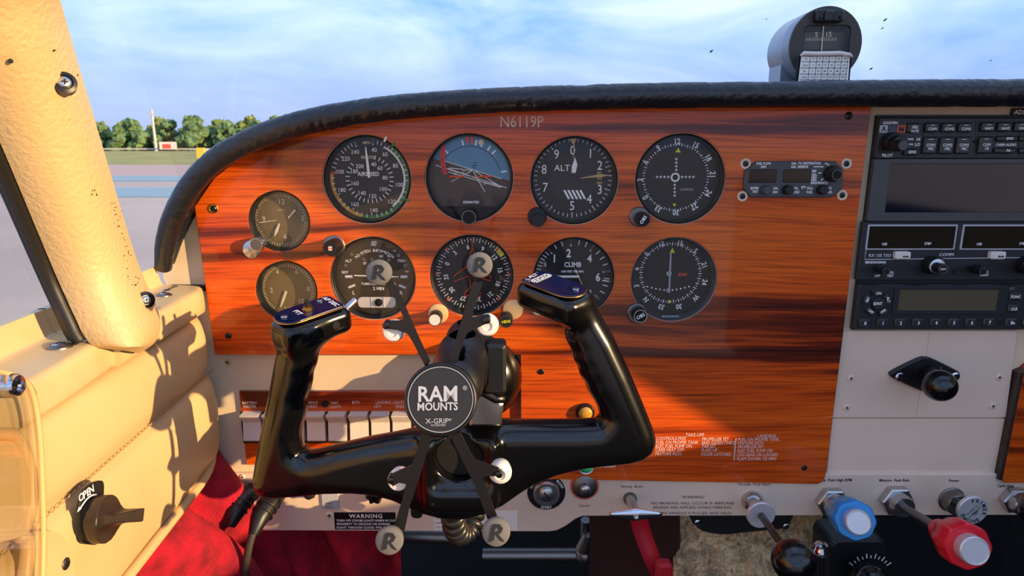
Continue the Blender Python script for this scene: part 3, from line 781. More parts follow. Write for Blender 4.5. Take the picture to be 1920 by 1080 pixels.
for t, y in (('FUEL ON PROPER TANK', 180), ('MIXTURE RICH', 218), ('PROPELLER SET', 254), ('ELEC FUEL PUMP ON', 294), ('LDG GEAR DN LOCKED', 334), ('FLAPS DOWN 125 MPH', 375)): TX(b, t, *zt(980 - (y - 180) * 0.06, y), 6.4, TE, al='L', sx=0.76)
b.tube([P(*zt(958, 170), TE), P(*zt(940, 390), TE)], 0.0006, 4); b.build('checklist_lettering', 'pink_print', wp); b = MB()
zu = Zm(960, 800, 3.857)
for t, x, y in (('GEAR', 680, 228), ('DOWN', 682, 252), ('LOCKED', 682, 282)): TX(b, t, *zu(x, y), 7.2, TE, sx=0.9, bold=True)
b.build('gear_lettering', 'pink_print', wp)
KP = K(400)
for px, py, r, wsh in ((400, 391, 4.6, 'brass'), (428, 629, 5.5, None), (1015, 697, 5, None), (1591, 217, 6.0, None), (1508, 877, 5, None)):
    screw(wp, P(px, py, -0.0002), r * 1.15 * KP, 'dark_metal', wsh)
for px, py in ((1398, 307), (1587, 307), (1392, 368), (1579, 366)):
    screw(wp, P(px, py, -0.0002), 5.6 * KP, 'dark_metal', 'pinkish_beige_paint')
def lamp(px, py, r, lens, label):
    c = P(px, py, 0); k = K(py); t = thing('warning_lamp', label, 'lamp', c)
    MB().lathe(c, [(r * 1.35 * k, 0), (r * 1.35 * k, 0.003), (r * 1.2 * k, 0.0045), (r * k, 0.004)], FY, 32).build('lamp_bezel', 'satin_black' if lens == 'amber_lens' else 'brushed_metal', t, True, ang=40)
    MB().lathe(c, [(r * k * math.cos(a), 0.004 + r * k * 0.55 * math.sin(a)) for a in [i * math.pi / 16 for i in range(9)]], FY, 32).build('lens', lens, t, True)
lamp(1097, 772, 13, 'amber_lens', 'amber domed warning lamp above the yoke bar on the wood panel')
lamp(1098, 871, 13, 'green_lens', 'green gear lamp beside the DOWN LOCKED lettering')
# ------------------------------------------------------------------ generic round instrument
DY = 0.0120    # dial depth
def inst(key, name, label, dial='dial_black', group=None, bez='satin_black'):
    px, py, r = INST[key]; c = P(px, py, 0.0); k = K(py); t = thing(name, label, 'gauge', c, group)
    t['k'] = k
    MB().lathe(c, [(r * 1.028 * k, -0.014), (r * 1.028 * k, -0.0012), (r * 1.0 * k, -0.0016), (r * 1.0 * k, -0.014)], FY, 64, False, False).build('mounting_ring', 'ring_edge', t, True, ang=30)
    MB().lathe(c, [(r * 1.0 * k, -0.0145), (r * 1.0 * k, -0.0012), (r * 0.985 * k, -0.0004), (r * 0.965 * k, -0.0014), (r * 0.955 * k, -0.0042), (r * 0.95 * k, -0.0044), (r * 0.94 * k, -0.0120), (r * 0.94 * k, -0.0145)], FY, 64, False, False).build('bezel', bez, t, True, ang=30)
    cd = P(px, py, DY)
    MB().lathe(c + Vector((0, DY, 0)), [(r * 0.955 * k, -0.001), (r * 0.955 * k, 0.0)], FY, 64).build('dial', dial, t)
    MB().lathe(c, [(r * 0.96 * k, -0.0022), (r * 0.96 * k, -0.0018)], FY, 64).build('glass', 'instrument_glass', t)
    del t['k']
    return t, c, k
def ctr(px, py, Y): return P(px, py, Y), K(py, Y)
def ticks(mb, c, k, angs, r0, r1, wd):
    for a in angs:
        d = Vector((math.sin(R(a)), 0, math.cos(R(a)))); e = Vector((d.z, 0, -d.x))
        p0 = c + d * r0 * k; p1 = c + d * r1 * k; q = e * wd * k / 2
        mb.add([p0 - q, p0 + q, p1 + q, p1 - q], [(0, 1, 2, 3)])
def arcband(mb, c, k, a0, a1, r0, r1, n=24):
    rings = []
    for i in range(n + 1):
        a = R(a0 + (a1 - a0) * i / n); d = Vector((math.sin(a), 0, math.cos(a))); rings.append((c + d * r0 * k, c + d * r1 * k))
    b0 = len(mb.v)
    for p, q in rings: mb.v += [p, q]
    for i in range(n): a = b0 + 2 * i; mb.f.append((a, a + 1, a + 3, a + 2))
def needle(name, c, k, ang, prof, m, t, Y):
    """prof: (distance, halfwidth) px"""
    d = Vector((math.sin(R(ang)), 0, math.cos(R(ang)))); e = Vector((d.z, 0, -d.x)); c = Vector((c.x, Y, c.z))
    l = [c + d * r * k - e * w_ * k for r, w_ in prof]; r_ = [c + d * r * k + e * w_ * k for r, w_ in prof][::-1]
    return MB().plate(l + r_, FY, 0.0005).build(name, m, t)
def knob(t, px, py, r, y0, y1, side='satin_black', face='dial_black', name='knob', ribs=0, ring=None, txt=None, tcol='white_print', th=6, rot=0):
    """knob whose front face is centred on px,py; axis straight out of the panel"""
    c = P(px, py, y1); k = K(py, y1); cb = Vector((c.x, 0, c.z)); rr_ = r * k; D = -y1
    mb = MB(); seg = 40
    mb.lathe(cb, [(rr_ * 0.95, -y0), (rr_ * 0.98, D - 0.001), (rr_ * 0.9, D)], FY, seg)
    if ribs:
        for i in range(ribs):
            a = 2 * math.pi * i / ribs; d = Vector((math.cos(a), 0, math.sin(a))); e = Vector((-d.z, 0, d.x))
            mb.box(cb + d * rr_ * 0.97 + Vector((0, -(D - y0) / 2 - 0 * 1, 0)), (rr_ * 0.1, (D + y0) * 0.75, rr_ * 0.12), (d, Vector((0, 1, 0)), e))
    o = mb.build(name, side, t, True, ang=35)
    MB().lathe(cb, [(rr_ * 0.82, D - 0.0002), (rr_ * 0.8, D + 0.0003)], FY, seg).build('cap', face, o)
    if ring: MB().lathe(cb, [(rr_ * 0.93, D - 0.0006), (rr_ * 0.93, D + 0.0002), (rr_ * 0.84, D + 0.0002), (rr_ * 0.84, D - 0.0006)], FY, seg, False, False).build('cap_ring', ring, o)
    if txt:
        a = R(rot); TX(MB(), txt, px, py, th, y1 - 0.0005) and None
        q = MB().text(txt, P(px, py, y1 - 0.0005), th * k, ax=(math.cos(a), 0, math.sin(a)), up=(-math.sin(a), 0, math.cos(a)), bold=True); q.build('cap_lettering', tcol, o)
    return o
YD = DY - 0.0003
# ---- airspeed
t, c, k = inst('asi', 'airspeed_indicator', 'airspeed gauge with white, green and amber arcs and MPH numerals', 'dial_dark_grey')
cd, kd = Vector((c.x, YD, c.z)), k
b = MB(); arcband(b, cd, kd, 36, 196, 69, 75.5); b.build('green_arc', 'green_print', t)
b = MB(); arcband(b, cd + Vector((0, -.0001, 0)), kd, 196, 278, 69, 75.5); b.build('amber_arc', 'amber_print', t)
b = MB(); arcband(b, cd + Vector((0, -.0001, 0)), kd, 27, 141, 65, 68.5); b.build('white_arc', 'white_print', t)
b = MB(); ticks(b, cd + Vector((0, -.0003, 0)), kd, [279.5], 60, 75, 2.6); b.build('redline', 'red_print', t)
c2 = cd + Vector((0, -.0002, 0)); b = MB()
ticks(b, c2, kd, [8, 15, 21, 27, 33, 39, 46, 53, 61, 68, 76, 84, 92, 101, 110, 119, 128, 137, 146, 155, 163, 171, 179, 187, 195, 203, 211, 219, 227, 236, 245, 254, 263, 272, 281, 288, 295, 302, 309, 316, 322, 328, 334, 340], 67, 74, 1.5)
ticks(b, c2, kd, [8, 27, 61, 101, 137, 179, 211, 245, 281, 309, 340], 64, 74.5, 1.9)
ticks(b, c2, kd, [17 + 11.3 * i for i in range(27)], 38, 46, 1.5)
b.build('tick_marks', 'white_print', t)
b = MB()
for s, x, y in (('40', 1283, 300), ('60', 1385, 340), ('80', 1480, 445), ('100', 1513, 620), ('120', 1445, 775), ('140', 1280, 855), ('160', 1105, 800), ('180', 985, 668), ('200', 967, 500), ('220', 1022, 380), ('240', 1107, 318)): TX(b, s, *zA(x, y), 7.6, YD - .0003, sx=0.95)
for s, x, y in (('40', 1280, 432), ('60', 1337, 467), ('80', 1384, 556), ('100', 1363, 660), ('120', 1267, 724), ('140', 1170, 697), ('160', 1105, 607), ('180', 1100, 497), ('200', 1150, 450)): TX(b, s, *zA(x, y), 7.4, YD - .0003, sx=0.95)
TX(b, 'AIRSPEED', *zA(1232, 520), 7.2, YD - .0003, sx=0.92, bold=True)
b.build('numerals', 'white_print', t)
b = MB(); TX(b, 'MPH', *zA(1215, 233), 5.2, YD - .0003, bold=True); TX(b, 'KNOTS', *zA(1225, 368), 5.2, YD - .0003, bold=True); b.build('unit_lettering', 'cream_print', t)
needle('needle', cd, kd, -4, [(3, 2.4), (30, 2.4), (58, 1.2), (61, 0.3)], 'white_print', t, YD - .0012)
for a, m_ in ((27, 'white_print'), (39, 'green_print'), (117, 'green_print')):
    b = MB(); ticks(b, c + Vector((0, -.0006, 0)), k, [a], 78, 88, 4); b.build('bezel_mark', m_, t)
# ---- attitude
t, c, k = inst('att', 'attitude_indicator', 'attitude gauge with blue sky half and orange wing bars', 'brown_dial')
cd, kd = ctr(881, 333, YD); r = 75
tilt = R(-16)
hc = P(*zB(500, 470), YD)
def halfdisc(n=40):
    dirx = Vector((math.cos(tilt), 0, math.sin(tilt))); o = hc - cd; dn = Vector((-dirx.z, 0, dirx.x))
    h_ = o.dot(dn); R_ = r * kd; a0 = math.asin(h_ / R_); pts = []
    for i in range(n + 1):
        a = a0 + (math.pi - 2 * a0) * i / n; pts.append(cd + dirx * (R_ * math.cos(a)) + dn * (R_ * math.sin(a)))
    return pts
MB().add(halfdisc(), [tuple(range(41))]).build('sky_half', 'sky_blue_dial', t)
def ln(mb, z, a, e, wpx, dy=0.0004): mb.tube([P(*z(*a), YD - dy), P(*z(*e), YD - dy)], wpx * kd / 2, 4)
b = MB()
for a, e in (((262, 395), (770, 553)), ((175, 430), (815, 635)), ((285, 460), (760, 620)), ((505, 480), (315, 580)), ((515, 485), (622, 672)), ((530, 485), (770, 628)), ((290, 490), (760, 630)), ((505, 478), (300, 455))): ln(b, zB, a, e, 1.6)
ticks(b, cd + Vector((0, -.0006, 0)), kd, [-42, -11, 11, 21, 34, 44, 80], 60, 70, 3)
for s, x, y in (('20', 356, 508), ('20', 620, 594), ('10', 425, 490)): TX(b, s, *zB(x, y), 4, YD - .0006)
TX(b, 'SIGMATEK', *zB(496, 763), 4.6, YD - .0024, bold=True, sx=1.0)
b.build('horizon_lines', 'white_print', t)
b = MB().plate([P(*zB(x, y), YD - .001) for x, y in ((380, 790), (455, 665), (535, 665), (610, 790))], FY, 0.001); b.build('pedestal', 'dial_dark_grey', t)
arc = MB(); arcband(arc, cd + Vector((0, -.0003, 0)), kd, -75, 75, 57, 58.2); arc.build('inner_ring_edge', 'dial_dark_grey', t)
b = MB()
for a, e in (((300, 533), (432, 533)), ((555, 535), (690, 530))): b.tube([P(*zB(*a), YD - .0025), P(*zB(*e), YD - .0025)], 2.0 * kd, 6)
b.sphere(P(*zB(492, 530), YD - .0025), 1.8 * kd, 8)
b.build('wing_bars', 'orange_print', t)
b = MB()
for x in (462, 505): b.add([P(*zB(x - 17, 178), YD - .0015), P(*zB(x + 17, 178), YD - .0015), P(*zB(x + 2, 246), YD - .0015), P(*zB(x - 6, 246), YD - .0015)], [(0, 1, 2, 3)])
b.build('bank_marks', 'orange_print', t)
MB().lathe(P(*zB(585, 224), YD - .0008), [(5.2 * kd, 0), (5.2 * kd, .0002), (1.7 * kd, .0002)], FY, 20).build('bank_pointer', 'cream_print', t)
b = MB().plate([P(*zB(x, y), YD - .0014) for x, y in ((235, 262), (268, 250), (262, 330), (262, 400), (275, 470), (284, 500), (262, 516), (240, 500), (222, 420), (216, 330))], FY, 0.0004); fl = b.build('gyro_flag', 'red_print', t)
b = MB()
for s, x, y in (('G', 234, 378), ('Y', 238, 412), ('R', 249, 450), ('O', 258, 487)): TX(b, s, *zB(x, y), 4.6, YD - .0021, bold=True)
b.build('flag_lettering', 'label_black', fl)
b = MB()
for a, e in (((502, 430), (552, 438)), ((518, 408), (548, 412)), ((508, 449), (540, 454))): ln(b, zB, a, e, 1.0)
b.build('mini_marks', 'label_black', t)
MB().prism([(P(x, y, DY - .002).x, P(x, y, DY - .002).z) for x, y in ((824, 387), (938, 387), (925, 402), (900, 411), (880, 413), (860, 411), (838, 402))][::-1], DY + .0005, DY - .002).build('lower_mask', 'matte_black', t)
knob(t, 879, 408, 14.5, 0.001, -0.012, 'satin_black', 'matte_black', ring='dull_metal', name='cage_knob')
# ---- altimeter
t, c, k = inst('alt', 'altimeter', 'altimeter gauge reading near zero with white ALT lettering', 'dial_black')
cd, kd = ctr(1074, 334, YD); b = MB(); c2 = cd
ticks(b, c2, kd, [7.2 * i for i in range(50)], 67, 73, 1.2); ticks(b, c2, kd, [36 * i for i in range(10)], 64, 74, 1.8); b.build('tick_marks', 'white_print', t)
b = MB()
for s, x, y in (('0', 1410, 295), ('1', 1570, 325), ('2', 1655, 432), ('3', 1655, 650), ('4', 1560, 735), ('5', 1405, 795), ('7', 1162, 630), ('8', 1153, 468), ('9', 1265, 332)): TX(b, s, *zB(x, y), 16.5, YD - .0002, sx=0.86)
TX(b, 'ALT', *zB(1315, 455), 11, YD - .0008, sx=1.05); b.build('numerals', 'white_print', t)
MB().lathe(cd, [(42 * kd, 0), (42 * kd, 0.0004)], FY, 48).build('inner_disc', 'dial_dark_grey', t)
b = MB()
for i in range(5):
    x = 1325 + i * 36; b.add([P(*zB(*q), YD - .0008) for q in ((x, 655), (x + 20, 655), (x + 62, 735), (x + 42, 735))], [(0, 1, 2, 3)])
b.build('barber_stripes', 'white_print', t)
needle('hundreds_needle', P(*zB(1412, 540), YD), kd, 0.5, [(32, 0.5), (62, 0.8), (63, 1)], 'tan_print', t, YD - .002)
MB().plate([P(*zB(x, y), YD - .002) for x, y in ((1380, 190), (1448, 190), (1420, 240), (1410, 240))], FY, .0003).build('needle_tip', 'tan_print', t)
MB().plate([P(*zB(x, y), YD - .0015) for x, y in ((1400, 500), (1402, 440), (1434, 360), (1452, 430), (1436, 500))][::-1], FY, .0003).build('thousands_needle', 'white_print', t)
MB().plate([P(*zB(x, y), YD - .0018) for x, y in ((1478, 545), (1600, 522), (1660, 512), (1752, 521), (1660, 538), (1600, 540), (1478, 550))], FY, .0003).build('setting_pointer', 'tan_print', t)
b = MB()
for s, y in (('301', 500), ('302', 548), ('303', 590)): TX(b, s, *zB(1650, y), 5, YD - .0006, bold=True)
b.build('pressure_window', 'tan_print', t)
b = MB().lathe(P(1007, 406, 0.0), [(18 * k, 0), (18 * k, 0.002), (16 * k, 0.003)], FY, 32); b.build('knob_boss', 'satin_black', t, True, ang=40)
knob(t, 1009, 414, 12.5, 0.0, -0.010, 'satin_black', 'dial_dark_grey', ring='dark_metal', name='setting_knob')
# ---- course indicators
def compass_ticks(mb, cd, kd, ph, r0, r1, n=72):
    for i in range(n):
        a = ph + i * 360 / n; big = i % 2 == 0; ticks(mb, cd, kd, [a], r0 if big else r0 + (r1 - r0) * 0.35, r1 if big else r1 - (r1 - r0) * 0.25, 1.5)
t, c, k = inst('nav1', 'course_indicator', 'course gauge with a dotted white cross, upper of the two right-hand gauges', 'dial_black')
cd, kd = ctr(1267, 333, YD)
MB().lathe(cd, [(58 * kd, 0), (58 * kd, .0003)], FY, 48).build('inner_disc', 'dial_black', t)
b = MB(); compass_ticks(b, cd, kd, -2, 57, 63); b.build('tick_marks', 'white_print', t)
b = MB()
for s, x, y, a in (('12', 438, 180, 5), ('15', 578, 207, -28), ('18', 672, 302, -58), ('21', 706, 430, -88), ('24', 672, 570, -118), ('27', 568, 670, -148), ('30', 430, 715, 178), ('33', 296, 688, 148), ('0', 198, 603, 118), ('3', 160, 470, 92), ('6', 197, 333, 60), ('9', 296, 228, 30)):
    aa = R(a); b.text(s, P(*zC(x, y), YD - .0004), 10.5 * kd, ax=(math.cos(aa), 0, math.sin(aa)), up=(-math.sin(aa), 0, math.cos(aa)), sx=0.85, bold=True)
b.build('numerals', 'white_print', t)
cx_ = P(*zC(424, 450), YD - .0006); b = MB()
for i in range(4):
    for s in (-1, 1):
        q = P(*zC(424 + s * (52 + 28 * i), 447), YD - .0006); b.box(q, (1.4 * kd, .0002, 5 * kd)); b.box(q, (5 * kd, .0002, 1.4 * kd))
        q = P(*zC(426 - s * 6 , 450 + s * (56 + 27 * i) ), YD - .0006); b.box(q, (5 * kd, .0002, 1.4 * kd)); b.box(q, (1.4 * kd, .0002, 5 * kd))
MBr = MB().lathe(cx_, [(8.5 * kd, 0), (8.5 * kd, .0003), (5.5 * kd, .0003), (5.5 * kd, 0)], FY, 28, False, False); MBr.build('centre_ring', 'white_print', t)
b.build('deviation_dots', 'white_print', t)
MB().add([P(*zC(x, y), YD - .0006) for x, y in ((447, 228), (425, 262), (466, 264))], [(0, 1, 2)]).build('course_pointer', 'yellow_print', t)
b = MB().add([P(*zC(x, y), YD - .0006) for x, y in ((404, 647), (432, 647), (417, 672))], [(0, 1, 2)]); b.build('course_pointer', 'yellow_print', t)
b = MB(); TX(b, 'GARMIN', *zC(512, 541), 4.4, YD - .0006, sx=1.05); b.build('maker_lettering', 'silver_print', t)
c0 = P(1198, 406, 0); MB().lathe(c0, [(19 * k, 0), (19 * k, 0.002), (17 * k, 0.003)], FY, 32).build('knob_boss', 'dull_metal', t, True, ang=40)
knob(t, 1206, 412, 13.5, 0.0, -0.013, 'satin_black', 'matte_black', name='course_knob', ribs=18, txt='OBS', th=6.5, rot=58)
t, c, k = inst('nav2', 'course_indicator', 'course gauge with an upright white needle, lower of the two right-hand gauges', 'dial_black', bez='radio_grey')
cd, kd = ctr(1257, 512, YD)
b = MB(); compass_ticks(b, cd, kd, 1, 52, 58.5); b.build('tick_marks', 'white_print', t)
b = MB()
for s, x, y, a in (('12', 320, 150, 18), ('15', 460, 143, -8), ('S', 578, 200, -38), ('21', 645, 308, -70), ('24', 645, 437, -100), ('W', 578, 555, -132), ('30', 452, 620, 186), ('33', 320, 622, 162), ('N', 203, 568, 132), ('3', 133, 464, 102), ('6', 133, 334, 75), ('E', 207, 222, 48)):
    aa = R(a); b.text(s, P(*zG(x, y), YD - .0004), 9.6 * kd, ax=(math.cos(aa), 0, math.sin(aa)), up=(-math.sin(aa), 0, math.cos(aa)), sx=0.85, bold=True)
b.build('numerals', 'white_print', t)
b = MB()
for i in range(-5, 6):
    if i: b.lathe(P(*zG(372 + i * 31, 497 - abs(i) ** 1.6 * 2.1), YD - .0003), [(1.6 * kd, 0), (1.6 * kd, .0003)], FY, 10)
b.build('deviation_dots', 'white_print', t)
MB().add([P(*zG(x, y), YD - .0009) for x, y in ((404, 178), (383, 217), (421, 217))], [(0, 1, 2)]).build('course_pointer', 'yellow_print', t)
b = MB().add([P(*zG(x, y), YD - .0009) for x, y in ((368, 572), (396, 572), (382, 598))], [(0, 1, 2)]); b.build('course_pointer', 'yellow_print', t)
MB().tube([P(*zG(391, 215), YD - .0012), P(*zG(378, 515), YD - .0012)], 1.9 * kd, 6).build('needle', 'silver_print', t)
for x, y, r_ in ((378, 372, 4.4), (372, 497, 3.4)): MB().lathe(P(*zG(x, y), YD - .0009), [(r_ * kd, 0), (r_ * kd, .0003), (r_ * .6 * kd, .0003), (r_ * .6 * kd, 0)], FY, 20, False, False).build('needle_ring', 'white_print', t)
b = MB()
for i in range(4): b.add([P(*zG(x, y), YD - .0006) for x, y in ((446 + i * 17, 390), (456 + i * 17, 390), (464 + i * 17, 368), (454 + i * 17, 368))], [(0, 1, 2, 3)])
b.build('warning_flag', 'orange_print', t)
b = MB(); TX(b, 'BENDIX/KING', *zG(388, 692), 3.6, -0.0006, bold=True, sx=1.0); b.build('maker_lettering', 'silver_print', t)
c0 = P(1194, 587, 0); MB().lathe(c0, [(19 * k, 0), (19 * k, 0.002), (17 * k, 0.003)], FY, 32).build('knob_boss', 'dull_metal', t, True, ang=40)
knob(t, 1201, 593, 13.5, 0.0, -0.014, 'satin_black', 'matte_black', name='course_knob', ribs=18, ring='brushed_metal', txt='OBS', th=6.5, rot=30)
# ---- clock
t, c, k = inst('clock', 'panel_clock', 'small round panel clock with chrome knob, upper of the two left gauges', 'reflection_dial')
cd, kd = ctr(526, 413, YD); b = MB(); ticks(b, cd, kd, [6 * i for i in range(60)], 44, 49, 1.1); ticks(b, cd, kd, [30 * i for i in range(12)], 42, 50, 1.6)
for s, x, y in (('12', 428, 775), ('3', 622, 930), ('9', 268, 935)): TX(b, s, *zA(x, y), 9.5, YD - .0002)
TX(b, '6', *zD(426, 105), 9, YD - .0002); b.build('numerals', 'cream_print', t)
needle('hour_hand', P(*zA(520, 900), YD), kd, 43, [(-7, 1.0), (12, 2.2), (14, 1.2)], 'cream_print', t, YD - .0012)
needle('minute_hand', P(*zA(415, 985), YD), kd, 205, [(-2, 1.4), (14, 2.8), (24, .6)], 'cream_print', t, YD - .0014)
needle('second_hand', P(*zA(390, 945), YD), kd, 262, [(0, .5), (33, .8)], 'cream_print', t, YD - .0016)
b = MB(); TX(b, 'QUARTZ', *zA(428, 850), 2.6, YD - .0003); b.build('maker_lettering', 'cream_print', t)
c0 = P(473, 467, 0); MB().lathe(c0, [(18 * k, -0.001), (18 * k, 0.001), (16 * k, 0.0018)], FY, 32).build('knob_boss', 'brushed_metal', t, True, ang=40)
knob(t, 480, 459, 13.5, 0.0, -0.011, 'chrome', 'dull_metal', name='setting_knob', ribs=24)
# ---- suction
t, c, k = inst('suction', 'suction_gauge', 'small round suction gauge half hidden by the left grip, lower left gauge', 'reflection_dial')
cd, kd = ctr(540, 543, YD); b = MB(); ticks(b, cd, kd, [-140 + 5.6 * i for i in range(51)], 43, 49, 1.3)
for s, x, y in (('2', 310, 558), ('4', 360, 405), ('6', 523, 402), ('8', 622, 547), ('10', 560, 650)): TX(b, s, *zD(x, y), 9, YD - .0002)
TX(b, 'SUCTION', *zD(490, 712), 5, YD - .0002); b.build('numerals', 'cream_print', t)
needle('needle', P(*zD(440, 565), YD), kd, 203, [(0, 2.3), (20, 2.4), (33, .8)], 'cream_print', t, YD - .0012)
# ---- turn coordinator
t, c, k = inst('tc', 'turn_coordinator', 'turn coordinator gauge behind the upper left mount arm, L and R marks', 'reflection_dial_dark')
cd, kd = ctr(703, 522, YD); b = MB()
for x0_, y0_, x1_, y1_ in ((320, 532, 410, 532), (1020, 535, 1108, 535)): b.tube([P(*zT(x0_, y0_), YD), P(*zT(x1_, y1_), YD)], 2.6 * kd, 4)
for x0_, y0_, x1_, y1_ in ((362, 668, 442, 636), (1000, 640, 1086, 676)): b.tube([P(*zT(x0_, y0_), YD), P(*zT(x1_, y1_), YD)], 2.2 * kd, 4)
b.tube([P(*zT(432, 517), YD - .001), P(*zT(600, 524), YD - .001), P(*zT(850, 530), YD - .001), P(*zT(995, 535), YD - .001)], 1.3 * kd, 4)
for s, x, y, h in (('L', 425, 733, 7), ('R', 1026, 735, 7), ('ALT', 360, 330, 5.2), ('RDY', 318, 475, 4.8), ('TRIM', 1030, 330, 5), ('UP', 944, 204, 3.2), ('DN', 1098, 466, 3.2), ('ST', 568, 363, 4.6), ('LO', 775, 270, 4.2), ('HI', 866, 272, 3.6), ('2 MIN', 742, 682, 6), ('TURN COORDINATOR', 742, 622, 4.6)): TX(b, s, *zT(x, y), h, YD - .0003, bold=True, sx=.95)
arcs = 'NO PITCH INFORMATION'; ac = P(*zT(703, 560), YD - .0003)
for i, ch_ in enumerate(arcs):
    a = R(-38 + 76 * i / (len(arcs) - 1)); d = Vector((math.sin(a), 0, math.cos(a)))
    if ch_ != ' ': b.text(ch_, ac + d * 54 * kd, 5.4 * kd, ax=(math.cos(a), 0, -math.sin(a)), up=d, bold=True)
b.tube([P(*zT(x, y), YD - .0003) for x, y in ((718, 86), (655, 86), (648, 104), (715, 108), (708, 132), (645, 128))], 1.4 * kd, 4)
b.tube([P(*zT(x, y), YD - .0003) for x, y in ((722, 98), (690, 80), (665, 112), (700, 140), (680, 142))], 1.0 * kd, 4)
b.build('dial_print', 'white_print', t)
b = MB()
for x, y in ((330, 388), (1080, 388), (403, 248), (998, 262), (558, 314), (658, 314), (873, 318)): b.lathe(P(*zT(x, y), YD - .0001), [(4 * kd, 0), (3.6 * kd, .0005)], FY, 16)
b.build('annunciators', 'dull_metal', t)
x0, z0, x1, z1 = rect_px(671, 557, 742, 577, YD - .0005)
MB().prism(rrect(x0, z0, x1, z1, .004), YD + .0004, YD - .0012, .0004).build('ball_tube', 'white_plastic', t)
MB().sphere(P(710, 567, YD - .001), 7.5 * kd, 20).build('slip_ball', 'matte_black', t, True)
b = MB()
for x in (697, 720): b.box(P(x, 567, YD - .0018), (1.2 * kd, .0004, 20 * kd))
b.build('ball_lines', 'white_print', t)
c0 = P(627, 461, 0); MB().lathe(c0, [(20 * k, -0.001), (20 * k, 0.0008), (18 * k, 0.0016)], FY, 32).build('knob_boss', 'dull_metal', t, True, ang=40)
kn = knob(t, 619, 466, 14.5, 0.0, -0.022, 'satin_black', 'matte_black', name='mode_knob', ribs=20)
b = MB(); b.box(P(619, 466, -0.0226), (7 * k, .0003, 6 * k)); b.build('red_label', 'sign_red', kn)
b = MB(); TX(b, 'ON', 619, 468.5, 3, -.023, bold=True); TX(b, 'OFF', 619, 463.5, 3, -.023, bold=True); b.build('knob_lettering', 'white_print', kn)
b = MB(); TX(b, 'R', *zT(283, 168), 5, -.0012, bold=True); b.build('boss_lettering', 'white_print', t)
# ---- heading gyro
t, c, k = inst('dg', 'heading_indicator', 'heading gauge with orange aeroplane outline behind the upper right mount arm', 'dial_black')
cd, kd = ctr(887, 514, YD); b = MB(); compass_ticks(b, cd, kd, 2, 60, 69.5); b.build('tick_marks', 'white_print', t)
b = MB()
for s, x, y, a in (('6', 438, 193, 8), ('9', 563, 208, -20), ('12', 660, 278, -52), ('15', 710, 388, -80), ('18', 693, 502, -108), ('21', 625, 597, -140), ('24', 525, 640, -168), ('27', 398, 628, 162), ('30', 302, 557, 130), ('33', 253, 448, 100), ('0', 263, 335, 72), ('3', 328, 242, 40)):
    aa = R(a); b.text(s, P(*zE(x, y), YD - .0003), 8.6 * kd, ax=(math.cos(aa), 0, math.sin(aa)), up=(-math.sin(aa), 0, math.cos(aa)), sx=0.9, bold=True)
b.build('numerals', 'white_print', t)
pl = [(476, 120), (474, 205), (450, 290), (446, 345), (320, 440), (325, 484), (446, 438), (462, 530), (415, 580), (412, 612), (478, 590), (545, 615), (545, 585), (500, 530), (510, 440), (630, 484), (632, 440), (600, 420), (510, 345), (505, 290), (478, 205)]
b = MB(); b.tube([P(*zE(*q), YD - .002) for q in pl], 0.9 * kd, 4, close=False); b.build('aeroplane_outline', 'orange_print', t)
b = MB()
for a in (-45, 45, 90, -90, 135, -135):
    d = Vector((math.sin(R(a)), 0, math.cos(R(a)))); e = Vector((d.z, 0, -d.x)); o_ = cd + Vector((0, -.001, 0))
    b.add([o_ + d * 62 * kd, o_ + d * 70 * kd - e * 3 * kd, o_ + d * 70 * kd + e * 3 * kd], [(0, 1, 2)])
b.build('index_marks', 'orange_print', t)
b = MB()
for a in (48, 55): ticks(b, cd + Vector((0, -.0015, 0)), kd, [a], 61, 70, 6)
b.build('heading_bug', 'yellow_print', t)
for px, py in ((822, 588), (962, 580)): MB().lathe(P(px, py, 0), [(19 * k, -.001), (19 * k, .0008), (18 * k, .0012)], FY, 32).build('knob_boss', 'piping_vinyl', t, True, ang=40)
knob(t, 815, 600, 13, 0.0, -0.016, 'satin_black', 'white_plastic', name='cage_knob', ring='dull_metal')
knob(t, 949, 603, 13, 0.0, -0.016, 'satin_black', 'matte_black', name='heading_knob', ring='dull_metal', txt='HDG', tcol='yellow_print', th=5.2, rot=8)
# ---- vertical speed
t, c, k = inst('vsi', 'climb_indicator', 'climb gauge half hidden behind the right grip, numerals 2 4 6', 'dial_black')
cd, kd = ctr(1073, 518, YD); b = MB()
ticks(b, cd, kd, [-90, -84, -78, -72, -66, -60, -54, -48, -42, -30, -18, -4, 10, 22, 34, 46, 58, 70, 82, 94, 106, 118, 130, 142, 154], 60, 70, 1.8)
ticks(b, cd, kd, [-42, -4, 34, 82, 98, 130], 57, 71, 2.2)
for s, x, y, h in (('1', 1168, 290, 15), ('2', 1288, 245, 15), ('4', 1465, 290, 14), ('6', 1535, 448, 15), ('.5', 1087, 340, 7), ('4', 1465, 585, 13)): TX(b, s, *zE(x, y), h, YD - .0003, sx=.85, bold=True)
TX(b, 'CLIMB', *zE(1322, 342), 9, YD - .0003, bold=True, sx=.9); TX(b, '1000 FEET PER MIN.', *zE(1320, 400), 4, YD - .0003, bold=True, sx=.9)
b.build('dial_print', 'white_print', t)
needle('needle', cd, kd, -90, [(-12, 2), (50, 2), (58, .5)], 'white_print', t, YD - .0012)
MB().lathe(P(1009, 580, 0), [(11 * k, 0), (11 * k, .002), (9 * k, .003)], FY, 24).build('knob_boss', 'white_plastic', t, True, ang=40)
MB().lathe(P(1012, 577, 0), [(5 * k, 0), (5 * k, .005), (4 * k, .0055)], FY, 20).build('zero_screw', 'matte_black', t, True, ang=40)
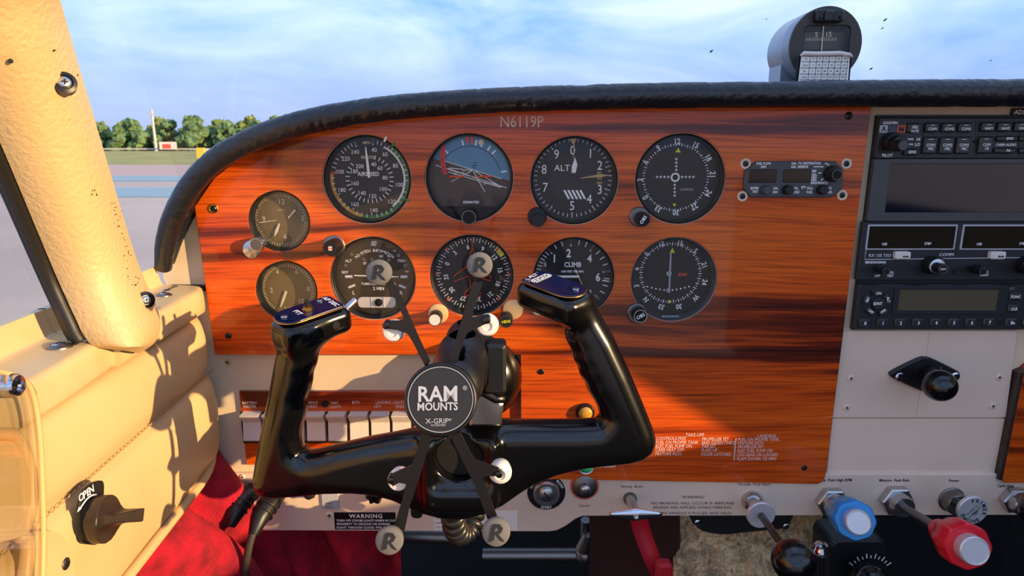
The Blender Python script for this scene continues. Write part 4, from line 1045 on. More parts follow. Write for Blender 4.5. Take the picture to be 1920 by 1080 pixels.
# ================================================================== fuel flow computer
t = thing('fuel_computer', 'small black fuel flow box with two dark red windows and angled corners', 'fuel computer', P(1488, 371, 0))
pl = [zF(*q) for q in ((330, 108), (1640, 108), (1762, 255), (1745, 555), (1565, 700), (245, 702), (130, 560), (148, 265))]
MB().prism(pxpoly(pl, -0.003)[::-1], 0.0, -0.003, 0.0008).build('face', 'radio_grey', t)
for q0, q1 in (((212, 240), (668, 458)), ((770, 240), (1225, 458))):
    b = MB(); rbox(b, *zF(*q0), *zF(*q1), -0.0025, -0.0036, .001, .0003); b.build('display_window', 'led_window', t)
b = MB(); Yf = -0.0034
for s, x, y, al in (('FUEL FLOW', 452, 143, 'C'), ('GPH', 450, 200, 'C'), ('GAL. TO DESTINATION', 905, 140, 'L'), ('GAL. RESERVE', 900, 198, 'L'), ('RBF', 1240, 268, 'L'), ('GAL.', 1238, 325, 'L'), ('HRS-', 1232, 370, 'L'), ('MIN.', 1230, 413, 'L'), ('ENDURANCE', 1225, 460, 'L'),
                    ('ENTER', 372, 548, 'R'), ('TEST', 365, 605, 'R'), ('GAL.', 605, 548, 'L'), ('REM.', 597, 612, 'L'), ('GAL.', 930, 548, 'L'), ('USED', 930, 612, 'L'), ('FULL', 1163, 548, 'L'), ('FUEL', 1155, 612, 'L'), ('ADD', 1470, 548, 'L'), ('FUEL', 1480, 612, 'L')):
    TX(b, s, *zF(x, y), 4.5, Yf, al=al, bold=True, sx=.82)
for a, e in (((1455, 140), (1500, 150)), ((1270, 198), (1430, 198)), ((1345, 303), (1400, 300)), ((1390, 420), (1430, 395)), ((1495, 165), (1530, 175))): b.tube([P(*zF(*a), Yf), P(*zF(*e), Yf)], .0005, 4)
b.build('face_lettering', 'white_print', t)
knob(t, *zF(1655, 330), 10.5, -0.003, -0.014, 'satin_black', 'matte_black', name='selector_knob', ring='dull_metal')
c0 = P(*zF(1560, 310), -.003); MB().lathe(c0, [(15 * KP, 0), (15 * KP, .005), (13 * KP, .007)], FY, 28).build('knob_skirt', 'satin_black', t, True, ang=40)
for x, y, m_ in ((480, 575, 'radio_grey'), (840, 575, 'satin_black'), (1400, 570, 'satin_black')):
    c0 = P(*zF(x - 10, y), -.003); MB().lathe(c0, [(9 * KP, 0), (8.6 * KP, .006), (7 * KP, .007)], FY, 24).build('push_button', m_, t, True, ang=40)
screw(t, P(*zF(1098, 543), -.003), 4.6 * KP, 'brushed_metal')
# ================================================================== radio stack
rk = thing('radio_rack', 'black equipment rack framing the radios right of the wooden panel', 'radio rack', P(1790, 617, 0.004))
x0 = P(1636, 300, 0.004).x; x1 = P(1985, 300, 0.004).x; zt_ = P(1790, 216, 0.004).z; zb_ = P(1790, 618, 0.004).z
MB().prism([(x0, zb_), (x1, zb_), (x1, zt_), (x0, zt_)], 0.009, 0.0045).build('rack_tray', 'rack_black', rk)
LB = dict(bold=True)
# --- audio panel
t = thing('audio_panel', 'grey-black audio selector panel with two rows of square keys, topmost radio', 'radio', P(1790, 298, 0.0))
b = MB(); rbox(b, 1646, 221, 1972, 297, .0045, -.001, .001, .0006); b.build('face', 'radio_black', t)
Ya = -0.0013
b = MB()
for q in ((740, 170, 740, 460), (1222, 130, 1222, 455), (1245, 130, 1245, 455), (1625, 130, 1625, 455)): b.tube([P(*zH(q[0], q[1]), Ya + .0002), P(*zH(q[2], q[3]), Ya + .0002)], .0003, 4)
b.build('panel_grooves', 'rack_black', t)
b = MB(); TX(b, 'GARMIN', *zH(440, 148), 5.2, Ya, bold=True); b.build('maker_lettering', 'white_print', t); b = MB()
TX(b, 'PILOT', *zH(412, 448), 5.6, Ya, bold=True, sx=.95); b.build('knob_lettering', 'white_print', t); b = MB()
for s, x, y in (('HI', 698, 300), ('LO', 690, 347)): TX(b, s, *zH(x, y), 5.6, Ya, bold=True, sx=.95)
b.build('face_lettering', 'white_print', t); b = MB(); TX(b, 'CABIN AUDIO', *zH(1505, 350), 4.6, Ya, bold=True, sx=.9); b.build('face_lettering', 'white_print', t); b = MB()
for a, e in (((595, 300), (650, 300)), ((610, 347), (648, 347)), ((330, 468), (525, 466)))[:2]: b.tube([P(*zH(*a), Ya), P(*zH(*e), Ya)], .0007, 4)
b.build('legend_lines', 'white_print', t)
for q0, q1, m_, s, tm in (((342, 170), (415, 240), 'silver_print', 'A', 'label_black'), ((503, 170), (582, 240), 'sign_red', 'M', 'brown_dial')):
    b = MB(); rbox(b, *zH(*q0), *zH(*q1), -.0009, -.0016, .0003, .0001); o = b.build('marker_light', m_, t)
    b = MB(); TX(b, s, *zH((q0[0] + q1[0]) / 2, (q0[1] + q1[1]) / 2), 9.5, -.0019, bold=True); b.build('marker_letter', tm, o)
b = MB(); rbox(b, *zH(420, 172), *zH(500, 240), -.0009, -.0014, .0003, .0001); b.build('marker_light', 'navy_plate', t)
def key(t, q0, q1, lines, h=4.6, led=True, hi='button_black', z=zH, tm='white_print', yf=-.0045, yb=-.001):
    b = MB(); rbox(b, *z(*q0), *z(*q1), yb, yf, .0016, .0012); o = b.build('key', hi, t)
    b = MB(); n = len(lines); cy_ = (q0[1] + q1[1]) / 2 + (14 if led else 0)
    for i, s in enumerate(lines): TX(b, s, *z((q0[0] + q1[0]) / 2, cy_ + (i - (n - 1) / 2) * 34), h, yf - .0003, bold=True, sx=.9)
    if led: b.box(P(*z((q0[0] + q1[0]) / 2, q0[1] + 26), yf - .0002), (.0042, .0001, .0004))
    b.build('key_lettering', tm, o)
key(t, (605, 150), (728, 240), ['MKR', 'MUTE'], 4.4)
for i, s in enumerate(('COM1', 'COM2', 'COM3')):
    key(t, (772 + 153 * i, 145), (892 + 153 * i, 236), [s], 5)
    key(t, (752 + 153 * i, 275), (876 + 153 * i, 436), [s, 'MIC'], 5)
key(t, (1262, 272), (1390, 432), ['COM', '1/2'], 5)
for i, s in enumerate(('NAV1', 'NAV2', 'DME', 'ADF')): key(t, (1288 + 153 * i, 140), (1410 + 153 * i, 230), [s], 5)
key(t, (1432, 268), (1618, 318), ['   SPKR'], 4.8, False); key(t, (1410, 378), (1598, 430), ['     PA'], 4.8, False)
key(t, (1640, 268), (1800, 318), ['ICS'], 4.8, False); key(t, (1640, 378), (1800, 430), ['PLAY'], 4.8, False)
key(t, (575, 385), (706, 448), ['SENS'], 5, False)
c0 = P(*zH(430, 325), -.001); kk = K(265)
MB().lathe(c0, [(16.5 * kk, 0), (16.5 * kk, .007), (15 * kk, .008)], FY, 36).build('volume_knob', 'satin_black', t, True, ang=40)
c0 = P(*zH(490, 338), -.009); MB().lathe(c0, [(15 * kk, -.004), (14.5 * kk, .006), (13.5 * kk, .007)], FY, 36).build('volume_knob', 'satin_black', t, True, ang=40)
knob(t, *zH(558, 355), 10.5, -.012, -.024, 'satin_black', 'radio_grey', name='volume_knob', ring='dark_metal')
c0 = P(*zH(1218, 322), -.0012); MB().lathe(c0, [(3.4 * kk, 0), (3.4 * kk, .0004)], FY, 18).build('lock_hole', 'matte_black', t)
b = MB(); rbox(b, 1899, 203, 1990, 216, .009, .006, .0006, .0003); b.build('placard', 'label_black', pf)
b = MB(); TX(b, 'ADS-B', 1902, 210, 8, .0056, al='L', bold=True); b.build('placard_lettering', 'white_print', pf)
# --- display
t = thing('flight_display', 'wide dark navy display screen in a grey frame between two radios', 'display', P(1790, 413, 0.0))
x0, z0, x1, z1 = rect_px(1634, 299, 1978, 414, -.001)
xs0, zs0, xs1, zs1 = rect_px(1664, 306, 1960, 400, -.001)
holed_plate('frame', [rrect(x0, z0, x1, z1, .001), rrect(xs0, zs0, xs1, zs1, .0015)], -.001, .005, 'radio_grey', t, .0006)
MB().prism(rrect(xs0, zs0, xs1, zs1, .0015), .004, .0012).build('screen', 'screen_dark', t)
# --- nav/com
t = thing('navcom_radio', 'black radio with two amber smoked windows, knobs and white arrow keys', 'radio', P(1790, 522, 0.0))
b = MB(); rbox(b, 1612, 416, 1972, 525, .0045, .0, .0008, .0004); b.build('face', 'radio_black', t)
Yr = -.0004
x_w = ((205, 95, 960, 308), (1005, 95, 1760, 308))
for i, (a, b_, c_, d_) in enumerate(x_w):
    p = MB(); rbox(p, *zI(a, b_), *zI(c_, d_), 0, -.001, .0008, .0003); p.build('window_border', 'silver_print', t)
    p = MB(); rbox(p, *zI(a + 14, b_ + 14), *zI(c_ - 14, d_ - 12), -.0005, -.0013, .0006, .0001); o = p.build('display_window', 'smoked_window', t)
    p = MB(); TX(p, 'USE', *zI(a + 148, b_ + 164), 4.6, -.0016, bold=True, sx=.9); TX(p, 'STBY', *zI(a + 515, b_ + 160), 4.6, -.0016, bold=True, sx=.9); p.build('window_lettering', 'white_print', o)
b = MB(); b.tube([P(*zI(*q), Yr) for q in ((198, 300), (185, 390), (560, 386), (1540, 374))], .0005, 4); b.build('trim_line', 'silver_print', t)
b = MB(); TX(b, 'KX 155 TSO', *zI(315, 355), 5.4, Yr, sx=1.0); TX(b, 'BENDIX/KING', *zI(278, 413), 4.4, Yr, bold=True); TX(b, 'COMM', *zI(876, 348), 5.6, Yr, sx=1.1)
for s, x, y in (('OFF', 293, 528), ('PULL', 405, 497), ('TEST', 402, 527), ('IDENT', 1195, 520), ('PULL', 1205, 490)): TX(b, s, *zI(x, y), 4.4, Yr, bold=True, sx=.9)
b.build('face_lettering', 'white_print', t)
for x in (515, 1320):
    p = MB(); rbox(p, *zI(x - 65, 325), *zI(x + 65, 390), 0, -.005, .002, .001); o = p.build('transfer_key', 'white_plastic', t)
    p = MB(); yk = -.0053; p.tube([P(*zI(x - 5, 365), yk), P(*zI(x + 40, 365), yk)], .00045, 4)
    for s in (-1, 1):
        xx = x + 17 + s * 26; p.add([P(*zI(xx, 365), yk), P(*zI(xx - s * 16, 353), yk), P(*zI(xx - s * 16, 377), yk)], [(0, 1, 2)])
    p.build('arrow', 'label_black', o)
kk = K(490)
for x in (735, 1530):
    c0 = P(*zI(x, 430), 0); MB().lathe(c0, [(17 * kk, 0), (16.5 * kk, .012), (15.5 * kk, .013)], FY, 40).build('tuning_knob', 'satin_black', t, True, ang=40)
    c0 = P(*zI(x + 65, 450), -.013); MB().lathe(c0, [(14.5 * kk, -.002), (14.5 * kk, 0.0), (13.2 * kk, .0004)], FY, 40).build('knob_ring', 'brushed_metal', t, True, ang=40)
    knob(t, *zI(x + 115, 470), 9.6, -.012, -.024, 'satin_black', 'dark_metal', name='tuning_knob', ring='brushed_metal', txt='PULL', th=3.4, rot=8)
for x, x2 in ((330, 370), (1125, 1185)):
    c0 = P(*zI(x, 465), 0); MB().lathe(c0, [(9 * kk, 0), (8 * kk, .008)], FY, 28).build('knob_base', 'satin_black', t, True, ang=40)
    knob(t, *zI(x2, 490), 7.2, -.004, -.017, 'satin_black', 'matte_black', name='volume_knob', ring='brushed_metal')
MB().lathe(P(*zI(938, 495), -.0001), [(4.6 * kk, 0), (4.6 * kk, .0003)], FY, 18).build('lock_hole', 'matte_black', t)
# --- transponder
t = thing('transponder', 'black transponder with grey-green window and a row of numbered keys, lowest radio', 'radio', P(1790, 616, 0.0))
b = MB(); rbox(b, 1606, 534, 1975, 617, .0045, -.002, .002, .001); b.build('face', 'radio_black', t)
x0, z0, x1, z1 = rect_px(*zI(432, 625), *zI(1385, 850), -.003); xs0, zs0, xs1, zs1 = rect_px(*zI(470, 640), *zI(1315, 822), -.003)
holed_plate('window_frame', [rrect(x0, z0, x1, z1, .002), rrect(xs0, zs0, xs1, zs1, .001)], -.0032, .0012, 'radio_black', t, .0004)
MB().prism(rrect(xs0, zs0, xs1, zs1, .001), -.0015, -.0022).build('display_window', 'lcd_window', t)
Yx = -.0048
for i, s in enumerate('01234567'):
    x = 195 + 150 * i; key(t, (x - 52, 895 - i * .8), (x + 46, 960 - i * .8), [s], 6.5, False, z=zI, yf=-.0045, yb=-.002)
key(t, (1380, 890), (1474, 955), ['8'], 6.5, False, z=zI, yb=-.002); key(t, (1525, 888), (1620, 953), ['9'], 6.5, False, z=zI, yb=-.002)
key(t, (1415, 672), (1512, 736), ['FUNC'], 5.4, False, z=zI, yb=-.002); key(t, (1400, 775), (1495, 838), ['CLR'], 5.4, False, z=zI, yb=-.002)
cc_ = (295, 755)
MB().lathe(P(*zI(*cc_), -.002), [(13 * kk, 0), (12.5 * kk, .0022), (11.5 * kk, .003)], FY, 32).build('ident_key', 'button_black', t, True, ang=40)
for s, a in (('ON', 90), ('ALT', 18), ('VFR', -54), ('OFF', -126), ('STBY', 162)):
    pts = []
    for rr_, rng in ((118, range(-5, 6)), (72, range(5, -6, -1))):
        for j in rng:
            aa = R(a + j * 5.2); pts.append(zI(cc_[0] + rr_ * math.cos(aa), cc_[1] + 4 - rr_ * 0.98 * math.sin(aa)))
    MB().prism(pxpoly(pts, -.0045), -.002, -.0045, .0005).build('mode_key', 'button_black', t)
b = MB(); TX(b, 'IDNT', *zI(297, 762), 5.4, -.0054, bold=True, sx=.9)
for s, x, y, a in (('ON', 305, 675, 0), ('ALT', 386, 728, -75), ('VFR', 342, 826, 38), ('OFF', 238, 828, -38), ('SBY', 212, 728, 72)):
    aa = R(a); b.text(s, P(*zI(x, y), -.0049), 5 * kk, ax=(math.cos(aa), 0, math.sin(aa)), up=(-math.sin(aa), 0, math.cos(aa)), bold=True, sx=.9)
b.add([P(*zI(1432, 933), -.0049), P(*zI(1456, 933), -.0049), P(*zI(1444, 915), -.0049)], [(0, 1, 2)])
b.build('key_legends', 'white_print', t)
b = MB(); TX(b, 'FLT', *zI(1432, 636), 4, -.0024); b.build('maker_lettering', 'silver_print', t)
MB().lathe(P(*zI(1328, 925), -.0021), [(4 * kk, 0), (4 * kk, .0003)], FY, 18).build('lock_hole', 'matte_black', t)
# ================================================================== plate under the radios with ball mount
t = thing('access_plate', 'pale beige metal plate below the radios, fixed with four screws', 'plate', P(1730, 785, .006))
plp = pxpoly([(1577, 620), (1908, 620), (1886, 783), (1560, 783)], .006)
MB().prism(plp, .009, .006, .0004).build('sheet', 'pinkish_beige_paint', t)
plp = pxpoly([(1560, 785), (1886, 785), (1872, 898), (1549, 898)], .007)
MB().prism(plp, .009, .0065, .0004).build('lower_sheet', 'pinkish_beige_paint', t)
b = MB(); b.tube([P(1743, 622, .0059), P(1717, 782, .0059)], .00025, 4); b.build('sheet_seam', 'piping_vinyl', t)
for px, py in ((1595, 709), (1873, 707), (1587, 764), (1861, 761)): screw(t, P(px, py, .0058), .0034, 'pinkish_beige_paint')
t = thing('panel_side_trim', 'reddish wooden panel edge with dark brown border at lower right', 'panel trim', P(1895, 905, 0))
MB().prism(pxpoly([(1921, 700), (1990, 640), (1990, 906), (1884, 906), (1881, 900)], -.002), .009, -.002, .0006).build('wood_face', 'wood_dark', t)
MB().prism(pxpoly([(1912, 700), (1923, 695), (1883, 902), (1873, 900)], -.001), .009, -.001, .0005).build('dark_border', 'brown_knob', t)
t = thing('ball_mount', 'black diamond-shaped ball mount bolted on the beige plate', 'mount', P(1735, 710, .006))
dia = spline([(1672, 706), (1676, 697), (1725, 673), (1740, 671), (1752, 674), (1796, 696), (1800, 704), (1796, 712), (1755, 730), (1738, 735), (1722, 731), (1682, 713)], 5, True)
MB().prism(pxpoly(dia, .001)[::-1], .006, .001, .0012).build('base_plate', 'satin_black', t)
cb = P(1740, 700, .001); cs = P(1762, 723, -.035)
MB().tube([cb, cb + Vector((0, -.008, 0)), cs], [.009, .0075, .006], 24).build('neck', 'satin_black', t, True)
MB().sphere(cs, 29.5 * K(723, -.035), 48).build('ball', 'gloss_black', t, True)
for px, py in ((1687, 707), (1791, 706)): screw(t, P(px, py, .0008), .0045, 'chrome')
b = MB(); TX(b, 'R', *zJ(808, 255), 9, .0006, bold=True); b.build('embossed_letter', 'radio_grey', t)
# ================================================================== lower sub-panel
YS = .0030
sp = thing('sub_panel', 'narrow beige control panel strip along the bottom edge of the dashboard', 'panel', P(960, 980, YS))
shp = pxpoly([(432, 889), (1990, 889), (1990, 966), (1092, 968), (1078, 974), (1062, 986), (1044, 995), (1030, 997), (448, 995)], YS)
MB().prism(shp[::-1], YS + .0055, YS, .0008).build('strip', 'pinkish_beige_paint', sp)
YT = YS - .0003
def strip_text(rows):
    b = MB()
    for s, x, y, h, kw in rows: TX(b, s, x, y, h, YT, **kw)
    b.build('strip_lettering', 'dark_print', sp)
B_ = dict(bold=True, sx=.95); W_ = dict(al='R', sx=1.08)
strip_text([('Parking  Brake', 1185, 912, 5, {})]); strip_text([('Starter', 1097, 948, 5, {})])
strip_text([('"WARNING"', 1300, 932, 5.6, {}), ('NO BRAKING WILL OCCUR IF AIRPLANE', 1377, 943.5, 5.4, W_), ('BRAKES ARE APPLIED WHILE PARKING', 1372, 951.5, 5.4, W_), ('BRAKE HANDLE IS PULLED AND HELD', 1372, 962, 5.4, W_)])
strip_text([('Throttle  Push Open', 1414, 908, 5, {})]); strip_text([('Prop. Push High RPM', 1566, 900, 5.4, B_)]); strip_text([('Mixture  Push Rich', 1677, 900.5, 5.4, B_)])
strip_text([('Primer', 1789, 901, 5.2, B_)]); strip_text([('Carb Heat', 1886, 911, 5.4, B_)]); strip_text([('Mic', 463, 904, 4, {})])
for px, py in ((455, 894), (460, 969)): screw(sp, P(px, py, YT), .0028, 'pinkish_beige_paint')
screw(sp, P(618, 966, YT), .0042, 'cream_print')
b = MB(); rbox(b, 627, 961, 742, 993, YS, YS - .0005, .0004, .0001); o = b.build('warning_placard', 'label_black', sp)
b = MB(); TX(b, 'WARNING', 686, 967.5, 8.2, YS - .0009, bold=True, sp=.12)
for s, y in (('TURN OFF STROBE LIGHTS WHEN IN CLOSE', 976), ('PROXIMITY TO GROUND OR DURING', 982.5), ('FLIGHT THROUGH CLOUD, FOG OR HAZE', 989)): TX(b, s, 631, y, 4.4, YS - .0009, al='L', bold=True, sx=.92)
b.build('placard_lettering', 'white_print', o)
b = MB(); rbox(b, 813, 958, 970, 995, YS, YS - .0003, .0004, .0001); o = b.build('paper_notice', 'paper', sp)
b = MB()
for i, s in enumerate(('The Power failure lights is controlled when installed on', 'this aircraft. Use is limited to below that at certain', 'power settings. Before take off, verify level what,', 'if any, flight and engine')): TX(b, s, 817, 964 + i * 8, 3.6, YS - .0005, al='L', sx=.8)
b.build('notice_lettering', 'dark_print', o)
b = MB(); rbox(b, 972 - 202, 940, 792, 972, YS, YS - .0003, .005, .0001, 6); b.build('slot', 'matte_black', sp)
b = MB(); rbox(b, 603, 915, 634, 955, YS, YS - .002, .0006, .0003); o = b.build('breaker_tag', 'silver_print', sp)
b = MB(); TX(b, 'AA51', 617, 944, 4, YS - .0024); TX(b, 'COLL', 617, 951, 4, YS - .0024); b.build('tag_lettering', 'dark_print', o)
def stud(name, px, py, r, y1, m, label, cat, hexn=0):
    c = P(px, py, y1); c0 = Vector((c.x, YS, c.z)); k = K(py, y1); t = thing(name, label, cat, c0)
    return t, c0, k
t, c0, k = stud('jack_socket', 577, 931, 12, -.008, 'dark_metal', 'dark metal jack socket nut under the left yoke bar', 'socket')
MB().lathe(c0, [(13 * k, 0), (13 * k, .004), (11 * k, .005)], FY, 6).build('hex_nut', 'dark_metal', t); MB().lathe(c0, [(9 * k, .004), (9 * k, .009), (7 * k, .0095)], FY, 24).build('barrel', 'dull_metal', t, True, ang=40)
t, c0, k = stud('dimmer_knob', 700, 935, 18, -.012, 'satin_black', 'black fluted dimmer knob below the yoke, right of the white tag', 'knob')
for i in range(7):
    pass
b = MB(); rings = []
for d_, s_ in ((0, 1), (.010, .95), (.013, .8)):
    rings.append([c0 + Vector((math.cos(a) * (16 + 2.6 * math.cos(6 * a)) * k * s_, -d_, math.sin(a) * (16 + 2.6 * math.cos(6 * a)) * k * s_)) for a in [2 * math.pi * i / 48 for i in range(48)]])
b.loops(rings).build('grip', 'satin_black', t, True, ang=50)
MB().lathe(c0, [(8 * k, .012), (8 * k, .015), (6 * k, .016)], FY, 24).build('cap', 'gloss_black', t, True, ang=40)
# ignition
t, c0, k = stud('ignition_switch', 1025, 929, 33, -.004, 'chrome', 'chrome key ignition switch on a black ring below the yoke', 'switch')
MB().lathe(c0, [(36 * k, 0), (36 * k, .0012)], FY, 48).build('legend_ring', 'label_black', t)
MB().lathe(c0, [(26 * k, 0), (26 * k, .004), (23 * k, .0065), (18 * k, .0065), (17 * k, .0052), (14 * k, .0052), (14 * k, .0075), (12.5 * k, .008)], FY, 48).build('lock_barrel', 'brushed_metal', t, True, ang=35)
b = MB().box(c0 + Vector((0, -.0083, 0)), (1.2 * k * 2, .0004, 17 * k), (Vector((.83, 0, .55)), Vector((0, 1, 0)), Vector((-.55, 0, .83)))); b.build('keyhole', 'matte_black', t)
b = MB()
for s, a in (('OFF', -62), ('R', -25), ('L', 12), ('BOTH', 55), ('START', 180)):
    aa = R(a); d = Vector((math.sin(aa), 0, math.cos(aa))); fl_ = -1 if a == 180 else 1
    b.text(s, c0 + Vector((0, -.0015, 0)) + d * 31 * k, 5 * k, ax=Vector((math.cos(aa), 0, -math.sin(aa))) * fl_, up=d * fl_, bold=True)
b.build('legend', 'white_print', t)
t, c0, k = stud('starter_button', 1098, 921, 26, -.008, 'dull_metal', 'round metal starter push button in a red-edged ring', 'button')
MB().lathe(c0, [(27 * k, 0), (27 * k, .002), (25 * k, .0028), (23 * k, .002)], FY, 40).build('guard_ring', 'sign_red', t, True, ang=30)
MB().lathe(c0, [(23 * k, 0), (23 * k, .0035), (21 * k, .0042)], FY, 40).build('flange', 'dull_metal', t, True, ang=40)
MB().lathe(c0, [(10.5 * k, .004), (10.5 * k, .0095), (9 * k, .0108), (4 * k, .0114)], FY, 32).build('plunger', 'brushed_metal', t, True, ang=60)
# parking brake
t = thing('parking_brake', 'chrome parking brake T-handle pulled from the beige strip', 'handle', P(1178, 925, YS))
p0 = P(1181, 934, YS); p1 = P(1191, 962, -.045)
MB().lathe(p0, [(14 * .0005, 0), (14 * .0005, .003), (10 * .0005, .006)], FY, 24).build('bushing', 'dull_metal', t, True, ang=40)
MB().cyl(p0, p1, .0052, .0046, 24).build('rod', 'brushed_metal', t, True, ang=40)
kk = K(962, -.045)
rings = []
for i in range(17):
    f = i / 16 - .5; x = f * 98 * kk; h_ = (4.0 + 9.5 * (1 - abs(2 * f)) ** 0.9) * kk; d_ = (3.4 + 4 * (1 - abs(2 * f))) * kk
    c_ = p1 + Vector((x, -.002, 0))
    rings.append([c_ + Vector((0, math.cos(a) * d_, math.sin(a) * h_)) for a in [2 * math.pi * j / 16 for j in range(16)]])
MB().loops(rings).build('crossbar', 'chrome', t, True)
MB().sphere(p1 + Vector((0, -.006, -.001)), .003, 14).build('end_pin', 'brushed_metal', t, True)
# engine controls
def hexnut(t, c, r, d, ax=FY): return MB().lathe(c, [(r * .93, 0), (r, .001), (r, d - .001), (r * .9, d)], ax, 6).build('hex_nut', 'brushed_metal', t)
def mp_(t, pts, rad, name, m, seg=24): return MB().tube(pts, rad, seg).build(name, m, t, True, ang=40)
t = thing('throttle_control', 'throttle lever with round steel disc and dark ball on a rod', 'control knob', P(1412, 940, YS))
c0 = P(1409, 937, YS); c1 = P(1427, 966, -.04)
MB().lathe(c0, [(.0105, 0), (.0108, .004), (.0095, .009), (.007, .011)], FY, 32).build('collar', 'brushed_metal', t, True, ang=50)
MB().cyl(c0, c1 + Vector((0, .003, 0)), .006, .006, 24).build('sleeve', 'brushed_metal', t, True, ang=40)
kk = K(966, -.04); MB().lathe(c1, [(26.5 * kk, -.003), (26.5 * kk, 0), (25 * kk, .001)], FY, 48).build('friction_disc', 'satin_aluminium', t, True, ang=35)
c2 = P(1488, 1052, -.145); MB().cyl(c1, c2, .0033, .0033, 20).build('rod', 'dark_metal', t, True, ang=40)
MB().sphere(c2, 40 * K(1055, -.145), 40).build('ball', 'gloss_black', t, True)
def tknob(name, label, nut_px, rod_px, yrod, k_px, yk, r, m, capm, LF, prof):
    t = thing(name, label, 'control knob', P(*nut_px, YS)); c0 = P(*nut_px, YS); hexnut(t, c0, .0165, .009)
    ax = (P(*k_px, yk) - c0).normalized(); c1 = c0 + Vector((0, -.009, 0))
    MB().lathe(c1, [(.0115, -.002), (.0115, .008), (.0105, .010)], FY, 32).build('sleeve', 'brushed_metal', t, True, ang=40)
    e = P(*k_px, yk); ke = K(k_px[1], yk); R_ = r * ke; c1b = c1 + Vector((0, -.009, 0)); ax = (e - c1b).normalized(); st = e - ax * R_ * LF
    MB().cyl(c1b, st, .0042, .0042, 20).build('rod', 'dull_metal', t, True, ang=40)
    rings = []; X, Y_, A = frame(ax)
    for d_, s_, fl in prof:
        L_ = R_ * LF
        rings.append([st + A * d_ * L_ + (X * math.cos(a) + Y_ * math.sin(a)) * R_ * s_ * (1 + fl * math.cos(8 * a)) for a in [2 * math.pi * j / 64 for j in range(64)]])
    MB().loops(rings).build('grip', m, t, True, ang=40)
    MB().lathe(e - ax * R_ * .1, [(R_ * .62, 0), (R_ * .62, R_ * .55), (R_ * .57, R_ * .60), (R_ * .54, R_ * .56)], ax, 40).build('end_button', capm, t, True, ang=35)
tknob('propeller_control', 'bright blue propeller knob with steel end button on the beige strip', (1556, 937), None, 0, (1604, 976), -.062, 37, 'blue_knob', 'satin_aluminium', 1.95, ((0, .80, 0), (.08, .90, .03), (.55, .94, .07), (.62, 1.0, .03), (.95, 1.0, .03), (1.0, .93, .02)))
tknob('mixture_control', 'red mixture knob pulled far out on a steel rod', (1676, 934), None, 0, (1816, 1026), -.118, 43, 'red_knob', 'satin_aluminium', 2.35, ((0, .46, 0), (.30, .56, .0), (.38, .80, .04), (.60, .95, .06), (.68, 1.0, .03), (.96, 1.0, .03), (1.0, .93, .02)))
t = thing('engine_primer', 'silver primer knob stamped ENGINE PRIMER between mixture and carb heat', 'control knob', P(1786, 938, YS))
c0 = P(1783, 936, YS); MB().lathe(c0, [(.0135, 0), (.0135, .001), (.012, .002), (.0115, .012), (.0105, .013)], FY, 32).build('barrel', 'dull_metal', t, True, ang=35)
c1 = P(1824, 957, -.05); ax = (c1 - c0).normalized(); MB().cyl(c0 + ax * .012, c1, .0048, .0042, 20).build('rod', 'dark_metal', t, True, ang=40)
kk = K(957, -.05); MB().lathe(c1, [(22 * kk, -.005), (28 * kk, -.003), (28.5 * kk, 0), (27 * kk, .0008)], FY, 48).build('knob', 'satin_aluminium', t, True, ang=35)
b = MB(); Yk = -.0512; cc1 = Vector((c1.x, Yk, c1.z))
for s, a0, st in (('PRIMER', 65, -22), ('ENGINE', -160, 20)):
    pass
for s, a0, a1, fl_ in (('PRIMER', -12, 105, 1), ('ENGINE', 246, 150, -1)):
    for i, ch_ in enumerate(s):
        a = R(a0 + (a1 - a0) * i / (len(s) - 1)); d = Vector((math.sin(a), 0, math.cos(a)))
        b.text(ch_, cc1 + d * 21 * kk, 7 * kk, ax=Vector((d.z, 0, -d.x)) * fl_, up=d * fl_, bold=True)
for s, o_ in (('KOHLER CO.', 3.5), ('KOHLER, WIS.', -4)):
    a = R(50); b.text(s, cc1 + Vector((-math.sin(a) * o_ * kk, 0, math.cos(a) * o_ * kk)), 3.4 * kk, ax=(math.cos(a), 0, math.sin(a)), up=(-math.sin(a), 0, math.cos(a)))
b.build('stamped_lettering', 'dark_print', t)
t = thing('carb_heat_control', 'steel carb heat nut and dark knob at the right edge', 'control knob', P(1905, 935, YS))
c0 = P(1897, 933, YS); hexnut(t, c0, .0145, .009); MB().lathe(c0, [(.011, .008), (.011, .018), (.010, .019)], FY, 32).build('sleeve', 'brushed_metal', t, True, ang=40)
e = P(1952, 958, -.05); MB().cyl(c0, e, .004, .004, 16).build('rod', 'dull_metal', t, True, ang=40); MB().sphere(e, .018, 28).build('ball', 'gloss_black', t, True)
# ================================================================== switch plate
t = thing('switch_plate', 'wooden switch plate with a row of cream rocker switches behind the left grip', 'switch panel', P(700, 870, .009))
MB().prism(pxpoly([(448, 734), (975, 734), (968, 872), (462, 872)], .0055), .009, .0055, .0006).build('plate', 'wood_dark', t)
b = MB(); Yw = .0051
for s, x, y in (('BATTERY', 468, 755.5), ('MASTER', 468, 762.5), ('ALT', 512, 759), ('FUEL', 552, 755.5), ('PUMP', 552, 762.5), ('PITOT', 587, 755.5), ('HEAT', 587, 762.5), ('NAV', 627, 755.5), ('LIGHTS', 628, 762.5), ('BCN', 667, 754.5), ('LANDING LIGHTS', 731, 754.5), ('LEFT', 708, 762), ('RIGHT', 752, 762)): TX(b, s, x, y, 5.6, Yw, sx=.82)
b.build('legends', 'pink_print', t)
MB().lathe(P(609, 757, .0055), [(6 * .0006, 0), (6 * .0006, .0006), (4 * .0006, .0008)], FY, 18).build('blank_hole', 'matte_black', t)
